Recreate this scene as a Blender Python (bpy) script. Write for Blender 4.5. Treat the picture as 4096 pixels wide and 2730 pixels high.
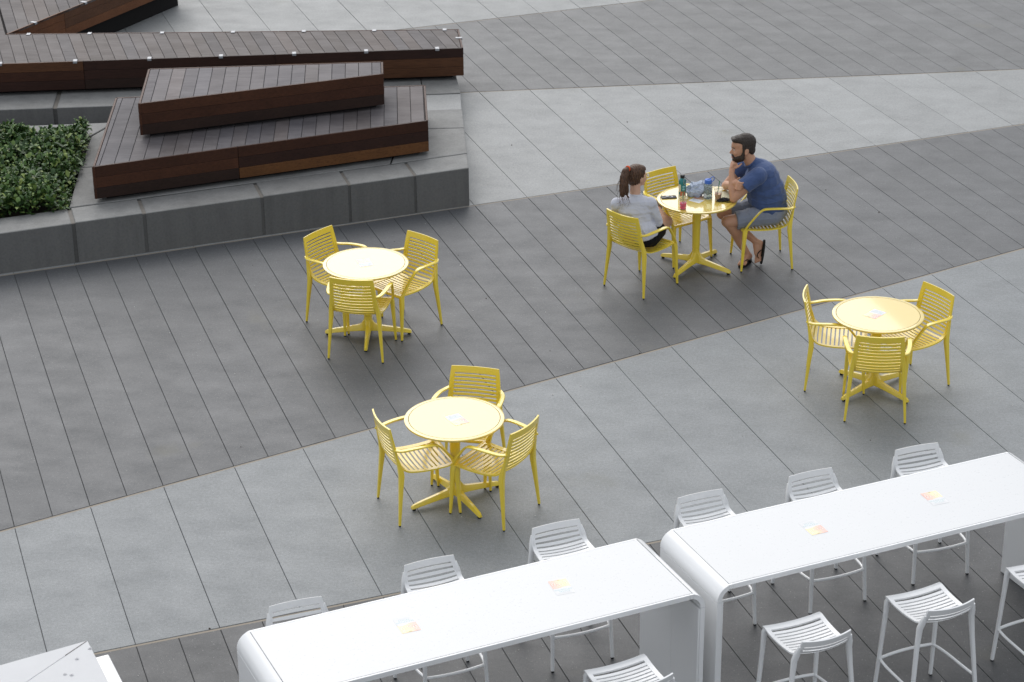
import bpy, bmesh, math, random
from mathutils import Vector, Matrix
random.seed(7)
scene = bpy.context.scene
C = scene.collection
for o in list(bpy.data.objects):
    bpy.data.objects.remove(o)

# ------------------------------------------------------------------ camera
CAM_H, CAM_PITCH, CAM_ROLL, CAM_F = 8.63137, 0.425833, 0.009986, 8833.113
cam_data = bpy.data.cameras.new('camera')
cam_data.sensor_fit = 'HORIZONTAL'
cam_data.sensor_width = 36.0
cam_data.lens = CAM_F / 4096 * 36.0
cam_data.clip_start = 0.1
cam_data.clip_end = 2000
cam_data.dof.use_dof = True
cam_data.dof.focus_distance = 19.5
cam_data.dof.aperture_fstop = 6.3
cam = bpy.data.objects.new('camera', cam_data)
C.objects.link(cam)
fwd = Vector((0, math.cos(CAM_PITCH), -math.sin(CAM_PITCH)))
rgt = Vector((1, 0, 0))
dwn = fwd.cross(rgt)
r2 = rgt * math.cos(CAM_ROLL) + dwn * math.sin(CAM_ROLL)
d2 = -rgt * math.sin(CAM_ROLL) + dwn * math.cos(CAM_ROLL)
cam.matrix_world = Matrix(((r2.x, -d2.x, -fwd.x, 0), (r2.y, -d2.y, -fwd.y, 0), (r2.z, -d2.z, -fwd.z, CAM_H), (0, 0, 0, 1)))
scene.camera = cam

# ------------------------------------------------------------------ light
SUN_ELEV, SUN_AZ = 44.0, -14.0         # azimuth from +y (beyond the plaza) towards +x
world = bpy.data.worlds.new('World')
scene.world = world
world.use_nodes = True
wn = world.node_tree.nodes
wl = world.node_tree.links
bg = wn['Background']
sky = wn.new('ShaderNodeTexSky')
sky.sky_type = 'NISHITA'
sky.sun_disc = False
sky.sun_elevation = math.radians(SUN_ELEV)
sky.sun_rotation = math.radians(SUN_AZ)
sky.air_density = 1.0
sky.dust_density = 3.0
sky.ozone_density = 1.0
hs = wn.new('ShaderNodeHueSaturation')       # overcast: the same sky with its blue taken out
hs.inputs['Saturation'].default_value = 0.5
wl.new(sky.outputs['Color'], hs.inputs['Color'])
cloud = wn.new('ShaderNodeMix')               # an even veil of thin cloud over the whole sky
cloud.data_type = 'RGBA'
cloud.inputs[0].default_value = 0.55
cloud.inputs[7].default_value = (5.7, 5.9, 6.15, 1)
wl.new(hs.outputs['Color'], cloud.inputs[6])
wl.new(cloud.outputs[2], bg.inputs['Color'])
bg.inputs['Strength'].default_value = 0.13
sun_data = bpy.data.lights.new('sun', 'SUN')
sun_data.energy = 0.95
sun_data.angle = math.radians(57.5)
sun_data.color = (1.0, 0.99, 0.975)
sun = bpy.data.objects.new('sun', sun_data)
C.objects.link(sun)
se, sa = math.radians(SUN_ELEV), math.radians(SUN_AZ)
sdir = Vector((math.cos(se) * math.sin(sa), math.cos(se) * math.cos(sa), math.sin(se)))
sun.rotation_euler = sdir.to_track_quat('Z', 'Y').to_euler()
sun.location = sdir * 60
scene.view_settings.view_transform = 'Standard'
scene.view_settings.look = 'None'
scene.view_settings.gamma = 1.0
scene.view_settings.exposure = 0.30
scene.view_settings.use_curve_mapping = False

# ------------------------------------------------------------------ materials
def new_mat(name):
    m = bpy.data.materials.new(name)
    m.use_nodes = True
    return m, m.node_tree.nodes, m.node_tree.links, m.node_tree.nodes['Principled BSDF']

def plain(name, col, rough=0.5, spec=0.5, coat=0.0, metal=0.0, coat_rough=0.08, trans=0.0, ior=1.45):
    m, n, l, b = new_mat(name)
    b.inputs['Base Color'].default_value = (*col, 1)
    b.inputs['Roughness'].default_value = rough
    b.inputs['Specular IOR Level'].default_value = spec
    b.inputs['Coat Weight'].default_value = coat
    b.inputs['Coat Roughness'].default_value = coat_rough
    b.inputs['Metallic'].default_value = metal
    b.inputs['Transmission Weight'].default_value = trans
    b.inputs['IOR'].default_value = ior
    return m

def noise(n, l, coord, scale, detail=4, rough=0.55, stretch=None, rot=0.0, w=None):
    t = n.new('ShaderNodeTexNoise')
    t.inputs['Scale'].default_value = scale
    t.inputs['Detail'].default_value = detail
    t.inputs['Roughness'].default_value = rough
    if stretch or rot:
        mp = n.new('ShaderNodeMapping')
        mp.vector_type = 'TEXTURE' if False else 'POINT'
        mp.inputs['Rotation'].default_value = (0, 0, rot)
        mp.inputs['Scale'].default_value = stretch or (1, 1, 1)
        l.new(coord, mp.inputs['Vector'])
        coord = mp.outputs['Vector']
    l.new(coord, t.inputs['Vector'])
    return t.outputs['Fac']

def ramp(n, l, fac, stops):
    r = n.new('ShaderNodeValToRGB')
    els = r.color_ramp.elements
    while len(els) < len(stops):
        els.new(0.5)
    for e, (p, c) in zip(els, stops):
        e.position = p
        e.color = (*c, 1) if len(c) == 3 else c
    l.new(fac, r.inputs['Fac'])
    return r.outputs['Color']

def mixc(n, l, a, b, fac, mode='MIX'):
    m = n.new('ShaderNodeMix')
    m.data_type = 'RGBA'
    m.blend_type = mode
    for sock, v in ((m.inputs[6], a), (m.inputs[7], b)):
        if isinstance(v, (tuple, list)):
            sock.default_value = (*v, 1)
        else:
            l.new(v, sock)
    if isinstance(fac, (int, float)):
        m.inputs[0].default_value = fac
    else:
        l.new(fac, m.inputs[0])
    return m.outputs[2]

def maprange(n, l, v, a, b, c, d):
    m = n.new('ShaderNodeMapRange')
    m.inputs[1].default_value, m.inputs[2].default_value = a, b
    m.inputs[3].default_value, m.inputs[4].default_value = c, d
    l.new(v, m.inputs[0])
    return m.outputs[0]

def bump(n, l, b, height, strength, dist=0.01):
    bp = n.new('ShaderNodeBump')
    bp.inputs['Strength'].default_value = strength
    bp.inputs['Distance'].default_value = dist
    l.new(height, bp.inputs['Height'])
    l.new(bp.outputs['Normal'], b.inputs['Normal'])

def geo_pos(n):
    g = n.new('ShaderNodeNewGeometry')
    return g.outputs['Position']

def paving_mat(name, base, spread):
    """cast concrete slab with fine exposed aggregate, faint blotches and stains; each slab a little different"""
    m, n, l, b = new_mat(name)
    P = geo_pos(n)
    big = noise(n, l, P, 0.55, 4, 0.6)
    mid = noise(n, l, P, 2.2, 6, 0.68, (1.0, 1.5, 1), 0.3)
    fine = noise(n, l, P, 120, 2, 0.7)
    grit = noise(n, l, P, 260, 1, 0.5)
    oi = n.new('ShaderNodeObjectInfo')
    c = tuple(base)
    col = mixc(n, l, tuple(x * (1 - spread) for x in c), tuple(x * (1 + spread) for x in c), maprange(n, l, big, 0.3, 0.7, 0, 1))
    col = mixc(n, l, col, ramp(n, l, mid, [(0.25, (0.86, 0.86, 0.855)), (0.5, (1, 1, 1)), (0.78, (1.09, 1.095, 1.11))]), 0.7, 'MULTIPLY')
    col = mixc(n, l, col, ramp(n, l, fine, [(0.30, (0.66, 0.66, 0.66)), (0.5, (1, 1, 1)), (0.72, (1.35, 1.35, 1.33))]), 0.62, 'MULTIPLY')
    mf = noise(n, l, P, 38, 3, 0.75)
    col = mixc(n, l, col, ramp(n, l, mf, [(0.3, (0.80, 0.80, 0.80)), (0.5, (1, 1, 1)), (0.72, (1.22, 1.22, 1.22))]), 0.75, 'MULTIPLY')
    col = mixc(n, l, col, (0.55, 0.54, 0.50), maprange(n, l, grit, 0.70, 0.78, 0, 0.55))
    v = n.new('ShaderNodeTexVoronoi')
    v.inputs['Scale'].default_value = 26
    l.new(P, v.inputs['Vector'])
    col = mixc(n, l, col, (0.62, 0.62, 0.60), maprange(n, l, v.outputs['Distance'], 0.0, 0.10, 0.75, 0.0))
    # slab to slab
    col = mixc(n, l, col, (0, 0, 0), maprange(n, l, oi.outputs['Random'], 0, 1, 0.0, 0.11))
    # old gum spots
    gv = n.new('ShaderNodeTexVoronoi')
    gv.inputs['Scale'].default_value = 1.7
    l.new(P, gv.inputs['Vector'])
    sp = n.new('ShaderNodeSeparateColor')
    l.new(gv.outputs['Color'], sp.inputs[0])
    gm = n.new('ShaderNodeMath'); gm.operation = 'MULTIPLY'
    l.new(maprange(n, l, gv.outputs['Distance'], 0.020, 0.036, 0.5, 0.0), gm.inputs[0])
    l.new(maprange(n, l, sp.outputs[0], 0.62, 0.66, 0.0, 1.0), gm.inputs[1])
    col = mixc(n, l, col, (0.05, 0.05, 0.05), gm.outputs[0])
    # faint green-brown stains here and there
    st = noise(n, l, P, 1.1, 3, 0.6, (1, 1, 1), 1.0)
    col = mixc(n, l, col, (0.16, 0.15, 0.09), maprange(n, l, st, 0.66, 0.82, 0, 0.35))
    l.new(col, b.inputs['Base Color'])
    l.new(maprange(n, l, mid, 0.3, 0.7, 0.62, 0.48), b.inputs['Roughness'])
    b.inputs['Specular IOR Level'].default_value = 0.5
    bump(n, l, b, fine, 0.25, 0.003)
    return m

def concrete_mat(name, base, side=None):
    m, n, l, b = new_mat(name)
    P = geo_pos(n)
    big = noise(n, l, P, 1.3, 5, 0.62)
    streak = noise(n, l, P, 3.0, 4, 0.6, (2.6, 2.6, 0.28))
    fine = noise(n, l, P, 45, 4, 0.65)
    oi = n.new('ShaderNodeObjectInfo')
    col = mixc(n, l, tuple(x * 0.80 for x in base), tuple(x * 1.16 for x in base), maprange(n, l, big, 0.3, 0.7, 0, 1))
    if side:                          # upright faces get a darker grey than the tops
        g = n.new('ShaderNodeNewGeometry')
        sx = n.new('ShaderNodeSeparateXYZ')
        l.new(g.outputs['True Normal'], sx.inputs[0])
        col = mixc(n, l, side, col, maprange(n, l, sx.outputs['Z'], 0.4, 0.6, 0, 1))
    col = mixc(n, l, col, ramp(n, l, streak, [(0.28, (0.78, 0.78, 0.78)), (0.5, (1, 1, 1)), (0.75, (1.12, 1.12, 1.11))]), 0.6, 'MULTIPLY')
    col = mixc(n, l, col, ramp(n, l, fine, [(0.3, (0.84, 0.84, 0.84)), (0.5, (1, 1, 1)), (0.75, (1.14, 1.14, 1.12))]), 0.8, 'MULTIPLY')
    col = mixc(n, l, col, (0, 0, 0), maprange(n, l, oi.outputs['Random'], 0, 1, 0.0, 0.16))
    l.new(col, b.inputs['Base Color'])
    b.inputs['Roughness'].default_value = 0.72
    b.inputs['Specular IOR Level'].default_value = 0.35
    bump(n, l, b, fine, 0.25, 0.004)
    return m

def wood_mat(name, rough, ang=0.0, contrast=0.5, tint=(0.10, 0.09, 0.085), tint_amt=0.0):
    """hardwood boards; the board's own colour is its object colour, grain runs along local x of the pattern"""
    m, n, l, b = new_mat(name)
    P = geo_pos(n)
    oi = n.new('ShaderNodeObjectInfo')
    off = n.new('ShaderNodeVectorMath')
    off.operation = 'ADD'
    sc = n.new('ShaderNodeVectorMath')
    sc.operation = 'SCALE'
    cx = n.new('ShaderNodeCombineXYZ')
    for i in range(3):
        l.new(oi.outputs['Random'], cx.inputs[i])
    l.new(cx.outputs[0], sc.inputs[0])
    sc.inputs['Scale'].default_value = 37.0
    l.new(P, off.inputs[0])
    l.new(sc.outputs[0], off.inputs[1])
    co = off.outputs[0]
    grain = noise(n, l, co, 9, 6, 0.68, (0.45, 7.5, 7.5), ang)
    patch = noise(n, l, co, 2.2, 4, 0.6, (0.6, 1.6, 1.6), ang)
    col = mixc(n, l, oi.outputs['Color'], ramp(n, l, grain, [(0.25, (1 - contrast,) * 3), (0.5, (1, 1, 1)), (0.8, (1 + contrast * 0.7,) * 3)]), 1.0, 'MULTIPLY')
    col = mixc(n, l, col, ramp(n, l, patch, [(0.3, (0.78, 0.78, 0.79)), (0.55, (1, 1, 1)), (0.8, (1.25, 1.24, 1.22))]), 0.9, 'MULTIPLY')
    if tint_amt:
        col = mixc(n, l, col, tint, maprange(n, l, patch, 0.45, 0.7, 0, tint_amt))
    l.new(col, b.inputs['Base Color'])
    l.new(maprange(n, l, grain, 0.2, 0.8, rough + 0.1, rough - 0.08), b.inputs['Roughness'])
    b.inputs['Specular IOR Level'].default_value = 0.4
    b.inputs['Specular IOR Level'].default_value = 0.22
    bump(n, l, b, grain, 0.2, 0.003)
    return m

def paint_mat(name, col, rough=0.3, coat=0.6, coat_rough=0.05, var=0.06, spec=0.5, coat_ior=1.5, speck=0.25):
    m, n, l, b = new_mat(name)
    b.inputs['Coat IOR'].default_value = coat_ior
    P = geo_pos(n)
    f = noise(n, l, P, 3.0, 4, 0.6)
    g = noise(n, l, P, 60, 3, 0.6)
    c = mixc(n, l, tuple(x * (1 - var) for x in col), tuple(min(1, x * (1 + var)) for x in col), f)
    c = mixc(n, l, c, tuple(x * 0.72 for x in col), maprange(n, l, g, 0.66, 0.8, 0, speck))
    l.new(c, b.inputs['Base Color'])
    l.new(maprange(n, l, g, 0.3, 0.7, rough - 0.04, rough + 0.06), b.inputs['Roughness'])
    b.inputs['Specular IOR Level'].default_value = spec
    b.inputs['Coat Weight'].default_value = coat
    b.inputs['Coat Roughness'].default_value = coat_rough
    return m

def cloth_mat(name, col, var=0.15, fold=0.5, rough=0.85, sheen=0.2):
    m, n, l, b = new_mat(name)
    tc = n.new('ShaderNodeTexCoord')
    P = tc.outputs['Object']
    f = noise(n, l, P, 6, 4, 0.6)
    w = noise(n, l, P, 420, 2, 0.6)
    fo = noise(n, l, P, 9, 3, 0.55, (0.7, 0.7, 1.9), 0.5)
    c = mixc(n, l, tuple(x * (1 - var) for x in col), tuple(min(1, x * (1 + var)) for x in col), f)
    c = mixc(n, l, c, ramp(n, l, w, [(0.3, (0.85,) * 3), (0.7, (1.12,) * 3)]), 0.7, 'MULTIPLY')
    l.new(c, b.inputs['Base Color'])
    b.inputs['Roughness'].default_value = rough
    b.inputs['Specular IOR Level'].default_value = 0.2
    b.inputs['Sheen Weight'].default_value = sheen
    bump(n, l, b, fo, fold, 0.035)
    return m

def skin_mat(name, col):
    m, n, l, b = new_mat(name)
    tc = n.new('ShaderNodeTexCoord')
    f = noise(n, l, tc.outputs['Object'], 14, 4, 0.6)
    c = mixc(n, l, tuple(x * 0.88 for x in col), (col[0] * 1.08, col[1] * 1.02, col[2] * 0.98), f)
    l.new(c, b.inputs['Base Color'])
    b.inputs['Roughness'].default_value = 0.5
    b.inputs['Specular IOR Level'].default_value = 0.4
    b.inputs['Subsurface Weight'].default_value = 0.08
    b.inputs['Subsurface Radius'].default_value = (0.02, 0.008, 0.004)
    b.inputs['Subsurface Scale'].default_value = 0.5
    return m

def hair_mat(name, dark, light, stretch=(30, 30, 4)):
    m, n, l, b = new_mat(name)
    tc = n.new('ShaderNodeTexCoord')
    f = noise(n, l, tc.outputs['Object'], 4.5, 4, 0.7, stretch)
    l.new(ramp(n, l, f, [(0.32, dark), (0.68, light)]), b.inputs['Base Color'])
    b.inputs['Roughness'].default_value = 0.42
    b.inputs['Specular IOR Level'].default_value = 0.45
    bump(n, l, b, f, 0.7, 0.012)
    return m

def leaf_mat(name):
    m, n, l, b = new_mat(name)
    P = geo_pos(n)
    g = n.new('ShaderNodeNewGeometry')
    f = noise(n, l, P, 7, 3, 0.6)
    c = ramp(n, l, g.outputs['Random Per Island'], [(0.0, (0.026, 0.060, 0.018)), (0.45, (0.055, 0.115, 0.032)), (0.8, (0.110, 0.195, 0.055)), (1.0, (0.27, 0.34, 0.10))])
    c = mixc(n, l, c, ramp(n, l, f, [(0.3, (0.7, 0.75, 0.7)), (0.7, (1.25, 1.2, 1.0))]), 0.7, 'MULTIPLY')
    l.new(c, b.inputs['Base Color'])
    b.inputs['Roughness'].default_value = 0.5
    b.inputs['Specular IOR Level'].default_value = 0.35
    return m

M = {}
M['pave_dark_shaded'] = paving_mat('dark_paving_concrete_shaded', (0.080, 0.082, 0.085), 0.08)  # the dark paving again, with the shading of the near ground in its colour
M['pave_light_shaded'] = paving_mat('light_paving_concrete_shaded', (0.232, 0.246, 0.253), 0.06)  # the light paving again, darkened to carry the dimmer light close by
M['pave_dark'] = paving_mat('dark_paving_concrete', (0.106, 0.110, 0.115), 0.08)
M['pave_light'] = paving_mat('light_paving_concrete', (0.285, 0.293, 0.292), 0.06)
M['pave_dark_sheen'] = paving_mat('dark_paving_concrete_sheen', (0.128, 0.131, 0.133), 0.08)  # the dark paving again, lightened to carry the sheen at a distance
M['subbase'] = plain('grey_subbase', (0.085, 0.083, 0.080), 0.9, 0.1)  # dark grey bed at the bottom of the open joints
M['sealant'] = plain('beige_sealant', (0.33, 0.29, 0.24), 0.8, 0.2)
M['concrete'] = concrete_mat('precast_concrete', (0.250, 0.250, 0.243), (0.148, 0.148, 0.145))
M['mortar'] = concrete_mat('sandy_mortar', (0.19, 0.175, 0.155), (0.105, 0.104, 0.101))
M['wood_top'] = wood_mat('weathered_deck_wood', 0.62, 0.0, 0.30, (0.17, 0.16, 0.165), 0.35)
M['wood_side'] = wood_mat('oiled_hardwood', 0.46, 0.0, 0.42)
M['wood_dark'] = plain('dark_frame', (0.012, 0.011, 0.011), 0.8, 0.2)
M['steel'] = plain('brushed_steel', (0.36, 0.37, 0.39), 0.45, 0.4, metal=0.5)
M['yellow'] = paint_mat('yellow_powder_coat', (0.91, 0.690, 0.055), 0.30, 0.8, 0.10)
M['yellow_top'] = paint_mat('yellow_lacquer', (0.78, 0.58, 0.11), 0.20, 1.0, 0.03, 0.03, 0.5, 1.6)
M['groove'] = plain('groove_shadow', (0.16, 0.11, 0.01), 0.7, 0.2)
M['rubber'] = plain('black_rubber', (0.015, 0.015, 0.015), 0.7, 0.3)
M['white'] = paint_mat('white_powder_coat', (0.88, 0.885, 0.885), 0.34, 0.6, 0.12, 0.02, speck=0.10)
M['white_top'] = paint_mat('white_laminate', (0.64, 0.65, 0.655), 0.30, 0.4, 0.08, 0.02, speck=0.04)
M['white_dirty'] = paint_mat('dusty_white_sheet', (0.62, 0.625, 0.635), 0.55, 0.0, 0.2, 0.08)
M['seam'] = plain('dark_seam', (0.22, 0.22, 0.235), 0.8, 0.2)
M['leaf'] = leaf_mat('glossy_ground_cover_leaf')
M['stem'] = plain('green_stem', (0.05, 0.07, 0.02), 0.7, 0.3)
M['soil'] = concrete_mat('planting_soil', (0.035, 0.027, 0.02))
M['debris'] = plain('pale_litter', (0.72, 0.70, 0.66), 0.8, 0.2)
M['debris_dark'] = plain('dry_leaf_litter', (0.07, 0.05, 0.035), 0.8, 0.2)

# ------------------------------------------------------------------ mesh helpers
class MB:
    def __init__(self):
        self.v, self.f = [], []
    def add(self, vs, fs):
        b = len(self.v)
        self.v += [tuple(p) for p in vs]
        self.f += [tuple(i + b for i in f) for f in fs]
        return self
    def box(self, x0, x1, y0, y1, z0, z1):
        vs = [(x, y, z) for z in (z0, z1) for (x, y) in ((x0, y0), (x1, y0), (x1, y1), (x0, y1))]
        return self.add(vs, [(3, 2, 1, 0), (4, 5, 6, 7), (0, 1, 5, 4), (1, 2, 6, 5), (2, 3, 7, 6), (3, 0, 4, 7)])
    def cbox(self, x0, x1, y0, y1, z0, z1, c):
        """box with its upright edges and both rims chamfered by c"""
        vs = []
        for z, i in ((z0, c), (z0 + c, 0), (z1 - c, 0), (z1, c)):
            vs += [(x0 + i + c, y0 + i, z), (x1 - i - c, y0 + i, z), (x1 - i, y0 + i + c, z), (x1 - i, y1 - i - c, z),
                   (x1 - i - c, y1 - i, z), (x0 + i + c, y1 - i, z), (x0 + i, y1 - i - c, z), (x0 + i, y0 + i + c, z)]
        return self.loft(vs, 8, 4)
    def loft(self, vs, n, rows, cap=True, closed=False):
        fs = []
        for r in range(rows - (0 if closed else 1)):
            for i in range(n):
                a, b2 = r * n + i, r * n + (i + 1) % n
                c2, d = ((r + 1) % rows) * n + (i + 1) % n, ((r + 1) % rows) * n + i
                fs.append((a, b2, c2, d))
        if cap and not closed:
            fs.append(tuple(range(n - 1, -1, -1)))
            fs.append(tuple((rows - 1) * n + i for i in range(n)))
        return self.add(vs, fs)
    def prism(self, poly, z0, z1, c=0.0):
        """upright prism on a counter-clockwise outline, top rim chamfered by c"""
        n = len(poly)
        if c <= 0:
            return self.loft([(x, y, z) for z in (z0, z1) for x, y in poly], n, 2)
        ins = inset(poly, c)
        vs = [(x, y, z0) for x, y in poly] + [(x, y, z1 - c) for x, y in poly] + [(x, y, z1) for x, y in ins]
        return self.loft(vs, n, 3)
    def sweep(self, path, sect, ups=None, cap=True):
        """sect(i) -> list of (side, up) pairs at path point i"""
        n = len(sect(0))
        vs = []
        for i, p in enumerate(path):
            p = Vector(p)
            a = Vector(path[max(0, i - 1)])
            b2 = Vector(path[min(len(path) - 1, i + 1)])
            t = (b2 - a).normalized()
            up = Vector(ups[i] if ups else (0, 0, 1))
            s = t.cross(up)
            if s.length < 1e-6:
                s = t.cross(Vector((0, 1, 0)))
            s.normalize()
            u = s.cross(t).normalized()
            vs += [tuple(p + s * q[0] + u * q[1]) for q in sect(i)]
        return self.loft(vs, n, len(path), cap)
    def tube(self, path, rad, n=8, up=(0, 0, 1), flat=1.0):
        rs = rad if isinstance(rad, (list, tuple)) else [rad] * len(path)
        return self.sweep(path, lambda i: [(rs[i] * math.cos(2 * math.pi * k / n), rs[i] * flat * math.sin(2 * math.pi * k / n)) for k in range(n)], [up] * len(path))
    def lathe(self, prof, n=32, cx=0, cy=0):
        vs, fs = [], []
        idx = []
        for r, z in prof:
            if r < 1e-6:
                idx.append([len(vs)] * n)
                vs.append((cx, cy, z))
            else:
                idx.append(list(range(len(vs), len(vs) + n)))
                vs += [(cx + r * math.cos(2 * math.pi * k / n), cy + r * math.sin(2 * math.pi * k / n), z) for k in range(n)]
        for a, b2 in zip(idx, idx[1:]):
            for k in range(n):
                q = [a[k], a[(k + 1) % n], b2[(k + 1) % n], b2[k]]
                q = list(dict.fromkeys(q))
                if len(q) > 2:
                    fs.append(tuple(q))
        return self.add(vs, fs)
    def mesh(self, name, smooth=30):
        me = bpy.data.meshes.new(name)
        me.from_pydata(self.v, [], self.f)
        bm = bmesh.new()
        bm.from_mesh(me)
        bmesh.ops.recalc_face_normals(bm, faces=bm.faces)
        bm.to_mesh(me)
        bm.free()
        if smooth:
            me.polygons.foreach_set('use_smooth', [True] * len(me.polygons))
            me.set_sharp_from_angle(angle=math.radians(smooth))
        me.update()
        return me

def inset(poly, d):
    """move every side of a counter-clockwise polygon inwards by d"""
    n = len(poly)
    out = []
    for i in range(n):
        p0, p1, p2 = Vector(poly[i - 1]), Vector(poly[i]), Vector(poly[(i + 1) % n])
        e1, e2 = (p1 - p0), (p2 - p1)
        if e1.length < 1e-9 or e2.length < 1e-9:
            out.append(tuple(p1))
            continue
        e1.normalize(); e2.normalize()
        n1, n2 = Vector((-e1.y, e1.x)), Vector((-e2.y, e2.x))
        den = 1 + n1.dot(n2)
        b = (n1 + n2) / max(den, 0.2)
        out.append(tuple(p1 + b * d))
    return out

def clip(poly, nx, ny, k):
    """keep the part of poly where nx*x + ny*y <= k"""
    out = []
    n = len(poly)
    for i in range(n):
        a, b = poly[i], poly[(i + 1) % n]
        da, db = nx * a[0] + ny * a[1] - k, nx * b[0] + ny * b[1] - k
        if da <= 0:
            out.append(a)
        if (da < 0 < db) or (db < 0 < da):
            t = da / (da - db)
            out.append((a[0] + (b[0] - a[0]) * t, a[1] + (b[1] - a[1]) * t))
    res = []
    for p in out:
        if not res or math.hypot(p[0] - res[-1][0], p[1] - res[-1][1]) > 1e-5:
            res.append(p)
    if len(res) > 1 and math.hypot(res[0][0] - res[-1][0], res[0][1] - res[-1][1]) < 1e-5:
        res.pop()
    return res

def area(poly):
    return 0.5 * sum(poly[i - 1][0] * poly[i][1] - poly[i][0] * poly[i - 1][1] for i in range(len(poly)))

def obj(name, mesh, mat, parent=None, color=None, smooth=30):
    if isinstance(mesh, MB):
        mesh = mesh.mesh(name, smooth)
    if mat is not None and not mesh.materials:
        mesh.materials.append(M[mat] if isinstance(mat, str) else mat)
    o = bpy.data.objects.new(name, mesh)
    C.objects.link(o)
    if parent is not None:
        o.parent = parent
    if color:
        o.color = (*color, 1)
    return o

def tag(o, label, cat, group=None, kind=None):
    o['label'] = label
    if cat:
        o['category'] = cat
    if group:
        o['group'] = group
    if kind:
        o['kind'] = kind
    return o

def thing(name, label, cat, loc=(0, 0, 0), rotz=0.0, group=None):
    o = bpy.data.objects.new(name, None)
    o.empty_display_size = 0.1
    C.objects.link(o)
    o.location = loc
    o.rotation_euler = (0, 0, rotz)
    return tag(o, label, cat, group)

def copy_tree(o, parent=None):
    c = o.copy()
    C.objects.link(c)
    c.parent = parent
    for ch in list(o.children):
        copy_tree(ch, c)
    return c

def place(o, x, y, hx, hy, z=0.0):
    """put a thing built facing +y at (x, y) so that it faces (hx, hy)"""
    o.location = (x, y, z)
    o.rotation_euler = (0, 0, math.atan2(-hx, hy))

# ------------------------------------------------------------------ the plaza floor
PTH, PW, POFF = 0.315951, 0.3132556, 1.0182297
pn = Vector((math.cos(PTH), math.sin(PTH)))
pd = Vector((-math.sin(PTH), math.cos(PTH)))
BOUNDS = [((-3.04, 13.63), (1.15, 15.19)), ((-4.1, 15.45), (5.33, 21.24)), ((0.06, 22.81), (6.18, 25.19)),
          ((-0.61, 26.62), (6.64, 27.36)), ((-1.61, 29.39), (2.08, 30.81))]
def strip_hit(a, bnd):
    (x0, y0), (x1, y1) = bnd
    # point a*pn + b*pd on the line through the bound
    dx, dy = x1 - x0, y1 - y0
    nx, ny = -dy, dx
    base = pn * a
    b = (nx * (x0 - base.x) + ny * (y0 - base.y)) / (nx * pd.x + ny * pd.y)
    return b
ground = MB()
ground.add([(-400, -60, -0.007), (400, -60, -0.007), (400, 500, -0.007), (-400, 500, -0.007)], [(0, 1, 2, 3)])
gnd = obj('plaza_pavement', ground, 'subbase')
gnd['kind'] = 'structure'
gnd['label'] = 'plaza pavement of long slabs in alternating light and dark grey bands'
JOINT, BJ = 0.0042, 0.0145
FAR0 = ((-9, 9.2), (9, 9.2 + 18 * 0.37))
FAR0 = ((-9.0, 7.4), (9.0, 14.0))
FAR1 = ((-9.0, 33.0), (9.0, 38.0))
lines = [FAR0] + BOUNDS + [FAR1]
PAVE = ['pave_dark_shaded', 'pave_light_shaded', 'pave_dark', 'pave_light', 'pave_dark_sheen', 'pave_light']
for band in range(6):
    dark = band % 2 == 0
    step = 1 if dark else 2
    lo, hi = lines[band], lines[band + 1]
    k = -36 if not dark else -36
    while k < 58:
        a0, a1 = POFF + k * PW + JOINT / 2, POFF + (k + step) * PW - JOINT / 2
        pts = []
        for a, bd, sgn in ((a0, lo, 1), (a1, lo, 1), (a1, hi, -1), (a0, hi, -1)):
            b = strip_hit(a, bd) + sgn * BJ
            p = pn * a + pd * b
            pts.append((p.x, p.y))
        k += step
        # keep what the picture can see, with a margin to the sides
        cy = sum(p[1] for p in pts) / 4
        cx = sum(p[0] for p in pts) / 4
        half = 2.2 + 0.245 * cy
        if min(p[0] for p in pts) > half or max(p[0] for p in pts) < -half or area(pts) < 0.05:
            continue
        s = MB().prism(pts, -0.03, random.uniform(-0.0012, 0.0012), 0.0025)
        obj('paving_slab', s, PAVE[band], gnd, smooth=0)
for bd in BOUNDS:
    (x0, y0), (x1, y1) = bd
    d = Vector((x1 - x0, y1 - y0)).normalized()
    nrm = Vector((-d.y, d.x))
    p0, p1 = Vector((x0, y0)) - d * 14, Vector((x1, y1)) + d * 12
    w = 0.0115
    pts = [p0 - nrm * w, p1 - nrm * w, p1 + nrm * w, p0 + nrm * w]
    pts = [tuple(p + nrm * -0.002) for p in pts]
    obj('joint_strip', MB().prism(pts, -0.03, -0.0025), 'sealant', gnd, smooth=0)

# ------------------------------------------------------------------ planter of concrete blocks
HP = 0.44
planter = thing('concrete_planter', 'long low planter of grey concrete blocks carrying wooden decks and a green hedge', 'planter', (0, 0, 0))
fd = Vector((0.9335, 0.3587)); fn = Vector((-0.3587, 0.9335))
def front_pt(x):                      # on the front face, at x
    return Vector((x, 21.085 + (x + 4.492) * 0.3820))
FR, BR = Vector((-0.452, 22.628)), Vector((-0.556, 24.648))
def back_pt(x):
    return Vector((x, 24.648 + (x + 0.556) * 0.0915))
ROW = 0.43
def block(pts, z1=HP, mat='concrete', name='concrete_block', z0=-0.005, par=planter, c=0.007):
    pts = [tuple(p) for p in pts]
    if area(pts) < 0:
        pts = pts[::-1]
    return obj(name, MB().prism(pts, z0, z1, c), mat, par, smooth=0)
seams = [(-7.6, 0.0), (-4.475, 0.020), (-3.790, 0.019), (-2.616, 0.017), (-1.72, 0.016), (-1.028, 0.015)]
for i, (sx, g) in enumerate(seams):
    a = front_pt(sx) + fd * g
    sd = Vector((-0.275, 0.961))
    if i + 1 < len(seams):
        nx, ng = seams[i + 1]
        b = front_pt(nx) - fd * ng
        block([a, b, b + sd * ROW, a + sd * ROW], HP + (0.003 if i % 2 else -0.002))
    else:
        block([a, FR, Vector((-0.478, 23.085)), a + sd * ROW])
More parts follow.
